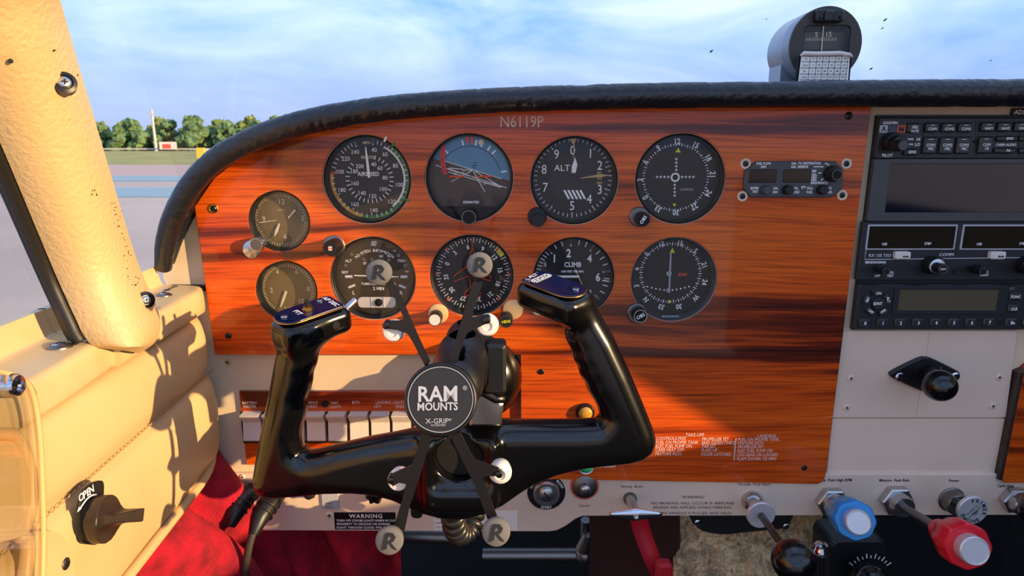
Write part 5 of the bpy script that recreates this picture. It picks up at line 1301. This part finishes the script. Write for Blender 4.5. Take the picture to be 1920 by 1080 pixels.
for x in (473, 514, 553, 593, 633, 674, 714, 754, 795):
    b = MB(); rbox(b, x - 20, 772, x + 19, 831, .0056, .0050, .0008, .0002); o = b.build('switch_well', 'matte_black', t)
    x0, z0, x1, z1 = rect_px(x - 18, 775, x + 16, 828, .0)
    rings = []
    zm = z1 - (z1 - z0) * .33
    prof = [(.006, z0), (-.0005, z0 + .0006), (-.0012, z0 + .002), (.0012, zm - .001), (.0012, zm), (-.005, z1 - .002), (-.0052, z1 - .0006), (.006, z1)]
    MB().loops([[(xx, y, z) for y, z in prof] for xx in (x0, x1)]).build('rocker_switch', 'white_plastic', t)
# ================================================================== control column boot and shaft
YK = -0.14
cbm = thing('column_boot', 'large round black rubber boot where the control column enters the panel', 'boot', P(896, 706, 0))
cb0 = P(896, 703, .006); kb = K(703, 0)
MB().lathe(cb0, [(84 * kb, 0), (83 * kb, .010), (76 * kb, .022), (62 * kb, .030), (46 * kb, .034), (40 * kb, .040), (38 * kb, .052), (30 * kb, .056)], FY, 64).build('dome', 'gloss_black', cbm, True, ang=60)
# ================================================================== yoke (signed distance body)
yk = thing('control_yoke', 'glossy black ram-horn control yoke with finger-grooved grips', 'control yoke', P(860, 960, YK))
def yp(px, py, Y=YK): return P(px, py, Y)
lo = yp(462, 540).x - .01, YK - .045, yp(860, 1000).z - .02
hi = yp(1240, 850).x + .01, YK + .085, yp(860, 540).z + .05
S = SDF(lo, hi, 0.0019)
ky = K(850, YK)
def chain(pts, k=.012, sy=1.0):
    D_ = None
    for (a, b_) in zip(pts[:-1], pts[1:]):
        pa = yp(a[0], a[1], a[3] if len(a) > 3 else YK); pb = yp(b_[0], b_[1], b_[3] if len(b_) > 3 else YK)
        c_ = S.cone(pa, pb, a[2] * K(a[1], YK), b_[2] * K(b_[1], YK), sy); D_ = c_ if D_ is None else np.minimum(D_, c_)
    S.smin(D_, k)
# silhouette of bar and grips, extruded front to back and rounded all over
OUT = [(538, 600), (530, 622), (518, 670), (507, 730), (495, 790), (483, 850), (476, 895), (480, 915), (497, 926), (520, 929), (560, 926), (610, 921), (660, 920), (700, 923), (735, 932), (765, 944), (790, 954),
       (825, 962), (870, 963), (910, 955), (945, 940), (975, 920), (1005, 902), (1045, 886), (1090, 875), (1140, 869), (1180, 865), (1205, 858), (1222, 845), (1229, 825), (1225, 805), (1205, 755), (1180, 695),
       (1150, 630), (1120, 578), (1100, 545), (1070, 538), (1040, 545), (1037, 560), (1046, 585), (1056, 612), (1061, 636), (1071, 654), (1075, 672), (1083, 686), (1087, 702), (1096, 714), (1101, 730), (1112, 746), (1119, 760),
       (1124, 776), (1116, 786), (1078, 788), (1000, 788), (940, 788), (880, 790), (830, 796), (767, 807), (693, 820), (628, 835), (600, 843), (580, 846), (570, 840), (566, 815), (568, 795), (575, 774), (577, 762), (576, 744), (582, 730), (586, 714), (587, 698), (594, 682), (597, 666), (604, 645), (612, 630), (600, 605)]
def poly_sdf2(pts, X, Z):
    d = np.full(X.shape, 1e9); sgn = np.ones(X.shape)
    n_ = len(pts)
    for i in range(n_):
        ax_, az_ = pts[i]; bx_, bz_ = pts[i - 1]
        ex, ez = bx_ - ax_, bz_ - az_; wx, wz = X - ax_, Z - az_
        t_ = np.clip((wx * ex + wz * ez) / (ex * ex + ez * ez), 0, 1)
        d = np.minimum(d, (wx - ex * t_) ** 2 + (wz - ez * t_) ** 2)
        c1 = Z >= az_; c2 = Z < bz_; c3 = ex * wz > ez * wx
        flip = (c1 & c2 & c3) | (~c1 & ~c2 & ~c3); sgn = np.where(flip, -sgn, sgn)
    return sgn * np.sqrt(d)
o2 = [(P(a, b_, YK).x, P(a, b_, YK).z) for a, b_ in OUT]
d2 = poly_sdf2(o2, S.X[:, 0, :], S.Z[:, 0, :])
RR = .0145
hy = .0150 + .004 * np.clip(1 - np.abs(S.X[:, 0, :] - P(862, 880, YK).x) / .05, 0, 1)
q1_ = (d2 + RR)[:, None, :]; q2_ = np.abs(S.Y - YK) - (hy[:, None, :] - RR)
S.F = np.minimum(np.maximum(q1_, q2_), 0) + np.sqrt(np.maximum(q1_, 0) ** 2 + np.maximum(q2_, 0) ** 2) - RR
# tops turned inward and forward
def head(A, e1, e2, L0, wdt):
    e1 = Vector(e1).normalized(); n = Vector(e2).normalized().cross(e1); n = n if n.z > 0 else -n
    n.normalize(); e2 = n.cross(e1).normalized()
    c = A + e1 * (L0 * .5 - .004) - n * .0105
    S.smin(S.rb(c, (e1, e2, n), (L0 * .5 + .010, wdt * .5 + .0012, .0105), .007), .009)
    return e1, e2, n
AL = yp(549, 598, -.148); AR = yp(1066, 549, -.148)
hl = head(AL, (.72, .68, .14), (.73, -.66, -.14), .036, .026)
hr = head(AR, (-.72, .68, .14), (-.73, -.66, -.14), .036, .026)
# hollow centre: shallow rectangular dish and round shaft bore
XX, YY, ZZ = Vector((1, 0, 0)), Vector((0, 1, 0)), Vector((0, 0, 1))
S.smin(S.rb(yp(864, 880, YK - .012), (XX, YY, ZZ), (.029, .016, .030), .008), .008)
cc_ = yp(862, 876, YK - .040); S.sub(S.rb(cc_, (XX, YY, ZZ), (.0235, .017, .0285), .007), .004)
cc_ = yp(858, 872, YK - .03); S.sub(S.cone(cc_ + Vector((0, -.02, 0)), cc_ + Vector((0, .022, 0)), .0175, .0175), .003)
S.build('horn_body', 'gloss_black', yk)
MB().lathe(cc_ + Vector((0, .018, 0)), [(.0172, 0), (.0172, .001)], FY, 32).build('bore_back', 'matte_black', yk)
MB().cyl(yp(862, 850, YK + .015), cb0 + Vector((0, -.03, 0)), .017, .017, 32).build('column_shaft', 'satin_black', yk, True, ang=40)
# switch plates on top of the grips
def top_plate(A, ax, name):
    e1, e2, n = ax; o = A + n * .0018
    pts = []
    for i in range(13):
        a = R(90 + 180 * i / 12); pts.append(o + e1 * (.0125 * math.cos(a)) + e2 * (.0125 * math.sin(a)))
    fr_ = [o + e1 * .034 - e2 * .0125, o + e1 * .0365 - e2 * .010, o + e1 * .0365 + e2 * .010, o + e1 * .034 + e2 * .0125]
    pts += fr_
    if (pts[1] - pts[0]).cross(pts[4] - pts[0]).dot(n) < 0: pts = pts[::-1]
    pl_ = MB().plate(pts, n, .0016, .0004).build(name, 'navy_plate', yk)
    rim = MB().tube([p + n * .0002 for p in pts], .0006, 6, close=True).build('plate_edge', 'brass', pl_, True)
    return o + n * .0018, pl_
oL, plL = top_plate(AL, hl, 'grip_plate'); oR, plR = top_plate(AR, hr, 'grip_plate')
e1, e2, n = hl
tl = e2 if e2.x > 0 else -e2
def lab(o, txt, h, tx_, nn, pl_, rev=False):
    up_ = nn.cross(tx_).normalized(); up_ = up_ if up_.dot(Vector((0, 1, 0))) > 0 else -up_
    MB().text(txt, o, h, ax=tx_, up=up_, bold=True).build('plate_lettering', 'white_print', pl_)
lab(oL + e1 * .0315 + n * .0002, 'A/P DISC', .0037, tl, n, plL)
lab(oL + e1 * .0045 - tl * 0.0 + n * .0002, 'PTT', .0037, tl, n, plL)
ps = oL + e1 * .012 + tl * .001
MB().lathe(ps, [(.0042, 0), (.0042, .0015), (.003, .002), (.003, .0035)], n, 6).build('switch_nut', 'brass', plL)
MB().lathe(ps, [(.0019, .003), (.0019, .0075), (.0014, .008)], n, 16).build('push_switch', 'matte_black', plL, True, ang=40)
screw(yk, oL + e1 * .026 - tl * .007, .0022, 'brushed_metal', axis=n); screw(yk, oL - e1 * .006 + tl * 0.0, .0024, 'brushed_metal', axis=n)
q = AL + e1 * .041 - n * .006 + tl * .004
MB().lathe(q - e1 * .003, [(.0042, 0), (.0042, .004), (.0027, .005), (.0027, .013), (.0022, .014)], (e1 + n * .55).normalized(), 20).build('disconnect_button', 'brushed_metal', yk, True, ang=40)
hs = AL + e1 * .026 + tl * .0145 - n * .009
MB().lathe(hs, [(.003, -.001), (.003, .0003)], tl, 18).build('side_hole', 'matte_black', yk)
e1, e2, n = hr; tr = e2 if e2.x > 0 else -e2
tr2 = tr
lab(oR + e1 * .034 - tr * .001 + n * .0002, 'ALT', .0036, tr, n, plR); lab(oR + e1 * .0265 + n * .0002, 'ENGAGE', .0036, tr, n, plR)
b = MB()
for dd in (.0238, .0292): b.tube([oR + e1 * dd - tr * .0085 + n * .0002, oR + e1 * dd + tr * .0085 + n * .0002], .0002, 4)
b.build('lettering_frame', 'white_print', plR)
screw(yk, oR + e1 * .0325 - tr * .0085, .0023, 'brushed_metal', axis=n); screw(yk, oR - e1 * .005 + tr * .002, .0025, 'brushed_metal', axis=n)
screw(yk, yp(812, 945, YK - .027), .0016, 'dark_metal')
# coiled cord under the yoke
t = thing('coiled_cord', 'thick black coiled cord hanging in a loop under the yoke', 'cord', P(868, 1010, -.07))
cpath = spline([(852, 940, -.11), (850, 975, -.10), (858, 998, -.09), (872, 1002, -.08), (884, 985, -.07), (890, 950, -.055)], 10)
cp3 = [P(a, c, y) for a, c, y in cpath]; coil = []
n_t = 11
tot = len(cp3) - 1
for i in range(n_t * 14 + 1):
    f = i / (n_t * 14) * tot; k_ = min(int(f), tot - 1); p = cp3[k_].lerp(cp3[k_ + 1], f - k_); tg = (cp3[k_ + 1] - cp3[k_]).normalized()
    x_ = Vector((0, 1, 0)).cross(tg).normalized(); y_ = tg.cross(x_); a = 2 * math.pi * i / 14
    coil.append(p + (x_ * math.cos(a) + y_ * math.sin(a)) * .0075)
MB().tube(coil, .0036, 10).build('coil', 'coil_black', t, True)
# ================================================================== phone mount (four-armed grip)
YM = -0.235
pm = thing('phone_mount', 'black four-armed phone grip with round hub and grey rubber-tipped arms on the yoke', 'phone mount', P(826, 816, YM))
ch = P(826, 749, YM); kh = K(749, YM); RH = 69 * kh
HA = Vector((.04, -.94, .30)).normalized(); HX = Vector((1, .04, 0)).normalized(); HU = HX.cross(HA).normalized(); HU = HU if HU.z > 0 else -HU
MB().lathe(ch, [(RH * .8, -.014), (RH * .98, -.013), (RH, -.011), (RH, -.002), (RH * .97, 0), (RH * .93, .0004), (RH * .915, -.0004), (RH * .90, -.0004)], HA, 72).build('hub', 'satin_black', pm, True, ang=30)
MB().lathe(ch, [(RH * .905, -.001), (RH * .905, -.0002)], HA, 72).build('hub_cap', 'dial_dark_grey', pm)
MB().lathe(ch, [(RH * .885, -.0004), (RH * .885, .0001), (RH * .868, .0001), (RH * .868, -.0004)], HA, 72, False, False).build('cap_line', 'silver_print', pm)
zR = Zm(680, 620, 4.153); b = MB()
def HT(t, x, y, h, **kw):
    x, y = zR(x, y); b.text(t, ch + HA * .0002 + HX * ((x - 826) * kh) - HU * ((y - 749) * kh), h * kh, ax=HX, up=HU, **kw)
HT('RAM', 585, 490, 28.0, bold=True, sx=.94); HT('MOUNTS', 583, 588, 14.4, bold=True, sx=.90); HT('\u00ae', 797, 450, 8)
HT('X-GRIP', 580, 700, 9.2, sx=1.02); HT('\u00ae', 680, 692, 4.5); HT('PATENTED', 590, 733, 3.6, sx=1.05)
b.build('hub_lettering', 'silver_print', pm)
YA = YM + .012
def arm(tip, elbow_in, branch, hub_a, hub_b, w1, tipY, nubc, nub_y, fork):
    """black steel arm from hub to cap with a side tab for the rubber nub"""
    pass
ARMS = [  # outline polygons in px (arm + fork), cap centre, cap r, nub centre, nub r, stem point
    ([(799, 690), (773, 640), (764, 626), (745, 619), (727, 617), (722, 610), (724, 603), (752, 602), (757, 597), (741, 560), (719, 530), (733, 524), (752, 558), (772, 605), (790, 645), (806, 678)], (709, 511), 24.5, (737, 622), 21, (724, 610)),
    ([(838, 678), (849, 655), (862, 610), (886, 530), (905, 530), (893, 570), (884, 592), (887, 597), (908, 591), (915, 593), (918, 600), (912, 607), (888, 618), (876, 625), (866, 650), (856, 682)], (899, 497), 24.5, (914, 611), 21.5, (913, 600)),
    ([(791, 812), (780, 848), (772, 873), (737, 889), (729, 895), (730, 905), (737, 912), (748, 905), (762, 908), (750, 950), (738, 988), (758, 996), (768, 950), (785, 900), (800, 850), (808, 818)], (729, 1015), 26.5, (746, 903), 21, (733, 900)),
    ([(845, 818), (868, 865), (890, 910), (915, 976), (932, 970), (915, 925), (904, 900), (908, 893), (935, 893), (938, 886), (935, 879), (890, 863), (882, 850), (863, 812)], (930, 999), 27, (938, 889), 22, (936, 889)),
]
def rlogo(c3, X, Yv, N_, s):
    """embossed slanted R as a small extruded outline"""
    out = [(-.52, -.62), (-.30, .50), (-.10, .62), (.28, .58), (.50, .30), (.36, .02), (.16, -.10), (.62, -.62), (.34, -.52), (-.02, -.08), (.02, .04), (.22, .16), (.20, .32), (.04, .36), (-.08, .22), (-.14, -.50)]
    return MB().plate([c3 + X * a * s + Yv * b_ * s for a, b_ in out][::-1], N_, .0005)
for (poly, cap, cr_, nub, nr, stem) in ARMS:
    a = MB().plate([P(x, y, YA) for x, y in poly], (0, -1, 0), .0022)
    # thickened plate needs consistent winding: rebuild from a projected polygon
    a = MB().prism(pxpoly(poly, YA), YA + .0022, YA)
    ao = a.build('arm', 'satin_black', pm)
    ccap = P(*cap, YA - .012); kc = K(cap[1], YA - .012); rc = cr_ * kc
    fin = P(cap[0] + (826 - cap[0]) * .06, cap[1] + (749 - cap[1]) * .06, YA)
    CA = Vector((0, -.94, .30 if cap[1] > 700 else .16)).normalized(); CU = Vector((1, 0, 0)).cross(CA); CU = CU if CU.z > 0 else -CU
    MB().lathe(ccap, [(rc * .50, -.019), (rc * .62, -.013), (rc * .95, -.006), (rc, -.003), (rc * .97, -.0008), (rc * .88, 0)], CA, 40).build('rubber_cap', 'grey_rubber', pm, True, ang=50)
    logo = rlogo(ccap + CA * .0001, Vector((1, 0, 0)), CU, CA, rc * .98); logo.build('embossed_logo', 'dial_dark_grey', pm.children[-1])
    cn_ = P(nub[0], nub[1], YA + .0045); kn_ = K(nub[1], YA); rn = nr * kn_
    d_ = (Vector((cn_.x, 0, cn_.z)) - Vector((P(*stem, YA).x, 0, P(*stem, YA).z)))
    MB().lathe(cn_, [(rn * .55, -.012), (rn * .85, -.010), (rn * 1.0, -.004), (rn * .98, -.001), (rn * .8, .0012), (rn * .45, .0016), (rn * .42, .0008)], FY + Vector((-d_.x, 0, -d_.z)) * 10, 40).build('rubber_nub', 'white_rubber', pm, True, ang=50)
    MB().lathe(P(*stem, YA), [(.0022, -.006), (.0022, .0012), (.0015, .0016)], FY, 16).build('tab_rivet', 'dark_metal', ao, True, ang=40)
# ball-and-socket arm behind the hub
t = thing('socket_arm', 'black double-socket arm with wing knob joining the phone mount to the yoke', 'mount arm', P(900, 775, -.17))
S2 = SDF((P(800, 700, -.19).x, -.225, P(880, 800, -.18).z), (P(985, 700, -.13).x, -.085, P(880, 600, -.13).z), .0018)
pa, pb, pc = P(858, 720, -.205), P(868, 668, -.17), P(880, 640, -.135)
S2.smin(S2.cone(pa, pb, .017, .016), .008); S2.smin(S2.cone(pb, pc, .016, .015), .010); S2.smin(S2.cone(P(842, 690, -.16), P(905, 705, -.16), .012, .015), .010)
S2.smin(S2.cone(pc, P(885, 720, -.125), .015, .016), .012)
S2.sub(S2.rb(P(866, 668, -.195), (Vector((.95, 0, .2)), Vector((0, 1, 0)), Vector((-.2, 0, .95))), (.0016, .010, .03), .0006), .002)
S2.build('socket_body', 'satin_black', t)
x0, z0, x1, z1 = rect_px(910, 646, 949, 740, -.175)
MB().prism(rrect(x0, z0, x1, z1, .003), -.160, -.176, .0022).build('wing_knob', 'satin_black', t)
x0, z0, x1, z1 = rect_px(897, 668, 915, 710, -.17); MB().prism(rrect(x0, z0, x1, z1, .002), -.158, -.172, .002).build('knob_stem', 'satin_black', t)
b = MB(); rbox(b, 898, 650, 906, 670, -.160, -.173, .001, .0005); b.build('bolt_end', 'brushed_metal', t)
b = MB(); b.prism(pxpoly([(878, 742), (898, 722), (920, 735), (936, 748), (944, 760), (940, 800), (880, 800)], -.165)[::-1], -.125, -.165, .002); b.build('clamp_base', 'brushed_metal', t)
MB().tube([P(897, 722, -.167), P(912, 738, -.168), P(930, 748, -.168), P(946, 747, -.167)], .0035, 8).build('clamp_strap', 'dark_metal', t, True)
# ================================================================== headset plugs
def plug(name, label, pts, rads, cable):
    t = thing(name, label, 'plug', P(*pts[0]))
    q = [P(*p) for p in pts]; MB().tube(q, rads, 20).build('plug_body', 'satin_black', t, True, ang=50)
    for f in (.25, .4, .55):
        i = int(f * (len(q) - 1)); c = q[i].lerp(q[i + 1], f * (len(q) - 1) - i); a = (q[i + 1] - q[i]).normalized(); r = rads[i]
        MB().lathe(c, [(r * 1.02, -.001), (r * 1.12, 0), (r * 1.02, .001)], a, 20).build('grip_ring', 'satin_black', t, True)
    if cable: MB().tube([P(*p) for p in spline(cable, 8)], .0036, 12).build('cable', 'cable_rubber', t, True)
plug('headset_plug', 'black headset plug with grey cable hanging below the left yoke corner', [(520, 925, -.01), (503, 946, -.03), (486, 972, -.045), (474, 1003, -.055)], [.0095, .0098, .0088, .0045],
     [(474, 1000, -.055), (466, 1030, -.06), (460, 1070, -.063), (457, 1130, -.065)])
plug('headset_plug', 'short black headset plug beside the red cloth at far left', [(474, 918, -.004), (455, 938, -.018), (440, 962, -.030), (430, 985, -.035)], [.0095, .0096, .009, .006], None)
# ================================================================== footwell: cloth, pedals, straps, fleece
rc_ = thing('red_cloth', 'crumpled red velvet cloth lining the footwell below the left wall', 'cloth', WP(-0.15, -0.5, 0.02))
def side_cloth(u, v):
    s = -0.42 + 0.46 * u; z = -0.292 - 0.30 * v
    w_ = noise.noise(Vector((s * 5, z * 5, 2)))
    f1 = abs(math.sin(s * 34 + z * 13 + 2.2 * w_)) ** 0.7; f2 = math.sin(s * 75 - z * 30 + 3 * w_)
    n_ = .040 * (f1 - .5) + .006 * f2 + noise.noise(Vector((s * 40, z * 30, 5))) * .004
    off = -.012 + .065 * v + n_ * min(1, v * 6 + .1) + 0.012 * max(0, (s + .12) / .16) * min(1, v * 4)
    return WP(s, z, off)
MB().grid(side_cloth, 110, 70).build('side_fold', 'red_velvet', rc_, True)
def front_cloth(u, v):
    x = P(420 + 330 * u, 1000, .04).x; z = zc(-.31 - .28 * v)
    w_ = noise.noise(Vector((u * 2.5, v * 2, 2)))
    n_ = .034 * abs(math.sin(u * 9 + v * 2.4 + 2 * w_)) ** 0.7 + .010 * math.sin(u * 23 - v * 6 + 3 * w_) + .004 * noise.noise(Vector((u * 22, v * 12, 8)))
    return Vector((x + .02 * v * (u - .5), .045 - n_ + .02 * (1 - v), z))
MB().grid(front_cloth, 90, 50).build('hanging_fold', 'red_velvet', rc_, True)
t = thing('rudder_pedals', 'dark steel rudder pedal tubes in the shadowed footwell', 'pedals', P(1000, 1040, .12))
for a, c, r in (((745, 1003, .10), (868, 1008, .10), .009), ((905, 1040, .12), (1105, 1040, .12), .009), ((1098, 975, .11), (1096, 1040, .12), .006)): MB().cyl(P(*a), P(*c), r, r, 16).build('tube', 'dull_metal', t, True, ang=40)
MB().sphere(P(1096, 1040, .115), .012, 16).build('joint', 'dull_metal', t, True)
MB().cyl(P(1092, 1030, .11), P(1103, 1002, .105), .009, .006, 16).build('link', 'dull_metal', t, True, ang=40)
t = thing('brown_carpet_panel', 'dark brown carpeted panel under the centre of the dashboard', 'carpet', P(1190, 1080, .10))
MB().grid(lambda u, v: P(1105 + 170 * u, 960 + 220 * v, .10 + .012 * math.sin(u * 5)), 20, 20).build('carpet_face', 'brown_carpet', t, True)
t = thing('red_strap', 'red webbing strap hanging under the parking brake handle', 'strap', P(1225, 1070, .06))
sp_ = spline([(1196, 965, .03), (1205, 1000, .03), (1222, 1045, .02), (1240, 1085, .015), (1252, 1130, .01)], 6)
MB().grid(lambda u, v: P(sp_[int(u * (len(sp_) - 1))][0] + 34 * (v - .5), sp_[int(u * (len(sp_) - 1))][1], sp_[int(u * (len(sp_) - 1))][2] + .004 * math.sin(v * 3.1)), len(sp_), 6).build('webbing', 'red_webbing', t, True)
b = MB(); rbox(b, 1232, 1060, 1262, 1130, .012, .0, .006, .003, 6); b.build('strap_end', 'red_webbing', t)
t = thing('fleece_cover', 'fluffy tan sheepskin cover under the dashboard behind the throttle', 'fleece', P(1390, 1080, .10))
def flc(u, v):
    n_ = .012 * noise.noise(Vector((u * 7, v * 5, 0))) + .006 * noise.noise(Vector((u * 40, v * 28, 3))) + .003 * noise.noise(Vector((u * 120, v * 80, 3)))
    return P(1262 + 280 * u, 950 + 240 * v, .075 - .05 * v + .03 * (2 * u - 1) ** 2 + n_)
MB().grid(flc, 140, 110).build('fleece_pile', 'sheepskin', t, True)
t = thing('under_dash_bracket', 'black metal bracket under the dashboard before the fleece', 'bracket', P(1390, 990, .03))
MB().prism(pxpoly(spline([(1292, 968), (1300, 982), (1320, 998), (1360, 1004), (1400, 1000), (1440, 996), (1475, 990), (1490, 968)], 4), .03)[::-1], .045, .03, .002).build('bracket_plate', 'matte_black', t)
for px, py in ((1308, 980), (1474, 987)): screw(t, P(px, py, .029), .0035, 'chrome')
t = thing('trim_quadrant', 'black control quadrant with white scale marks and round knob at bottom right', 'quadrant', P(1615, 1080, .0))
MB().prism(pxpoly(rrect(1558, -1100, 1668, -1012, 22, 6), 0.0) if False else pxpoly([(x, -y) for x, y in rrect(1556, -1110, 1668, -1012, 22, 6)], 0.0), .04, .0, .003).build('housing', 'satin_black', t)
b = MB(); qc = P(1628, 1082, -.001); kq = K(1060, 0)
for i in range(11):
    a = R(-52 + i * 10.4); d = Vector((math.sin(a), 0, math.cos(a))); ticks(b, qc, kq, [-52 + i * 10.4], 40, 46 if i % 2 else 50, 2)
b.build('scale_marks', 'white_print', t)
MB().sphere(P(1632, 1092, -.03), .019, 32).build('knob', 'gloss_black', t, True)
t = thing('ribbed_lever', 'black ribbed lever knob with chrome cap beside the throttle ball', 'lever', P(1538, 1085, -.03))
e0, e1_ = P(1538, 1110, -.03), P(1538, 1036, -.03); b = MB(); rings = []
for d_ in (0, 1):
    rings.append([e0.lerp(e1_, d_) + Vector((math.cos(a), math.sin(a), 0)) * (.0088 + .0009 * math.cos(14 * a)) for a in [2 * math.pi * i / 84 for i in range(84)]])
b.loops(rings).build('grip', 'satin_black', t, True, ang=50)
MB().lathe(e1_, [(.0078, 0), (.0078, .004), (.0065, .006), (.0065, .010), (.004, .012)], (0, 0, 1), 24).build('cap', 'chrome', t, True, ang=40)
# ================================================================== left wall fittings
t = thing('air_vent_knob', 'brown-black air vent knob on an OPEN plate fixed to the beige side wall', 'vent knob', W(180, 1020, .012))
OFFP = .0135
vp = spline([(183, 901), (190, 906), (190, 930), (186, 985), (180, 1018), (165, 1021), (150, 1016), (147, 990), (136, 0)][:8] + [(144, 950), (152, 922), (166, 907)], 4, True)
MB().plate([W(x, y, OFFP) for x, y in vp][::-1], WN, .0016, .0003).build('legend_plate', 'satin_black', t)
q = W(160, 926, OFFP + .002); WU = Vector((0, 0, 1)); WA = WD
b = MB()
for i, s in enumerate('OPEN'):
    a = R(28); b.text(s, W(152.5 + i * 6.4, 931.5 - i * 4.6, OFFP + .0021), .0047, ax=WA, up=WU, bold=True)
b.tube([W(x, y, OFFP + .0019) for x, y in spline([(181, 928), (172, 929), (162, 937), (153, 949), (149, 955)], 5)], .0005, 4)
b.add([W(145, 961, OFFP + .002), W(147.5, 950.5, OFFP + .002), W(153, 953.5, OFFP + .002)], [(0, 1, 2)])
b.build('legend', 'white_print', t)
ck = W(172, 974, OFFP + .002)
MB().lathe(ck, [(.013, 0), (.013, .003), (.009, .004), (.008, .010)], WN, 40).build('boss', 'matte_black', t, True, ang=40)
# wing shaped knob: a round skirt pinched into a blade
o_ = ck + WN * .005; rings = []
bl = (WA * .90 - WU * .42).normalized(); pr_ = WN.cross(bl).normalized()
S3 = SDF(tuple(o_ - Vector((.012, .028, .028))), tuple(o_ + Vector((.035, .028, .028))), .0008)
axs = (WN, bl, pr_)
def lc(a): return (S3.X - o_.x) * a.x + (S3.Y - o_.y) * a.y + (S3.Z - o_.z) * a.z
hN, hB, hP = lc(WN), lc(bl), lc(pr_)
disc = np.maximum(np.sqrt(hB ** 2 + hP ** 2) - .0135, np.abs(hN - .002) - .0022) - .0010
S3.F = disc
fr_ = np.clip((hB + .013) / .028, 0, 1)
wd_ = .0008 + .0026 * fr_ + .0065 * np.clip(1 - (hN - .004) / .007, 0, 1) ** 2 * np.sqrt(np.clip(1 - (hB / .0145) ** 2, 0, 1))
blade = np.maximum(np.maximum(np.abs(hP) - wd_, np.maximum(hB - .0155, -.0135 - hB)), np.maximum(hN - (.005 + .013 * fr_), -hN)) * .75 - .0006
S3.smin(blade, .0025)
S3.build('knob', 'brown_knob', t)
t = thing('map_pocket', 'clear acrylic map pocket panel screwed to the beige side wall at far left', 'pocket', W(40, 1000, .02))
ap = spline([(-160, 668), (-60, 690), (0, 697), (34, 706), (55, 724), (66, 755), (73, 800), (77, 850), (80, 920), (82, 1000), (80, 1090), (78, 1150)], 5)
poly = [W(x, y, .020) for x, y in ap] + [W(-160, 1150, .020)]
if (poly[3] - poly[0]).cross(poly[20] - poly[0]).dot(WN) < 0: poly = poly[::-1]
MB().plate(poly, WN, .0022).build('acrylic_sheet', 'clear_acrylic', t)
MB().tube([W(x, y, .0211) for x, y in ap], .0013, 8).build('sheet_edge', 'piping_vinyl', t, True)
q = W(20, 723, .0215); MB().lathe(q, [(.0062, -.02), (.0062, .002), (.0052, .004), (.003, .0045), (.0028, .003)], WN, 28).build('stand_off', 'chrome', t, True, ang=40)
t = thing('pocket_pad', 'quilted beige leather pocket pad with piped edge behind the clear sheet', 'pad', W(20, 1000, .012))
pp = spline([(-140, 860), (-40, 822), (18, 815), (40, 838), (55, 885), (58, 935), (50, 975), (38, 1005)], 6)
MB().tube([W(x, y, .013) for x, y in pp], .0035, 10).build('piping', 'piping_vinyl', t, True)
poly = [W(x, y, .010) for x, y in pp] + [W(-140, 1060, .010)]
if (poly[3] - poly[0]).cross(poly[20] - poly[0]).dot(WN) < 0: poly = poly[::-1]
MB().plate(poly, WN, .004, .0015).build('upper_pad', 'beige_leather', t, True, ang=50)
pp = spline([(38, 1005), (50, 1012), (52, 1040), (46, 1080), (40, 1130)], 5); MB().tube([W(x, y, .013) for x, y in pp], .0035, 10).build('piping', 'piping_vinyl', t, True)
pp = spline([(60, 996), (85, 994), (110, 1010), (124, 1040), (130, 1080), (132, 1140)], 5); poly = [W(x, y, .009) for x, y in pp] + [W(40, 1140, .009), W(44, 1010, .009)]
if (poly[3] - poly[0]).cross(poly[15] - poly[0]).dot(WN) < 0: poly = poly[::-1]
MB().plate(poly, WN, .0035, .0015).build('lower_pad', 'beige_leather', t, True, ang=50)
screw(t, W(123, 1057, .0125), .0036, 'dull_metal', axis=WN)
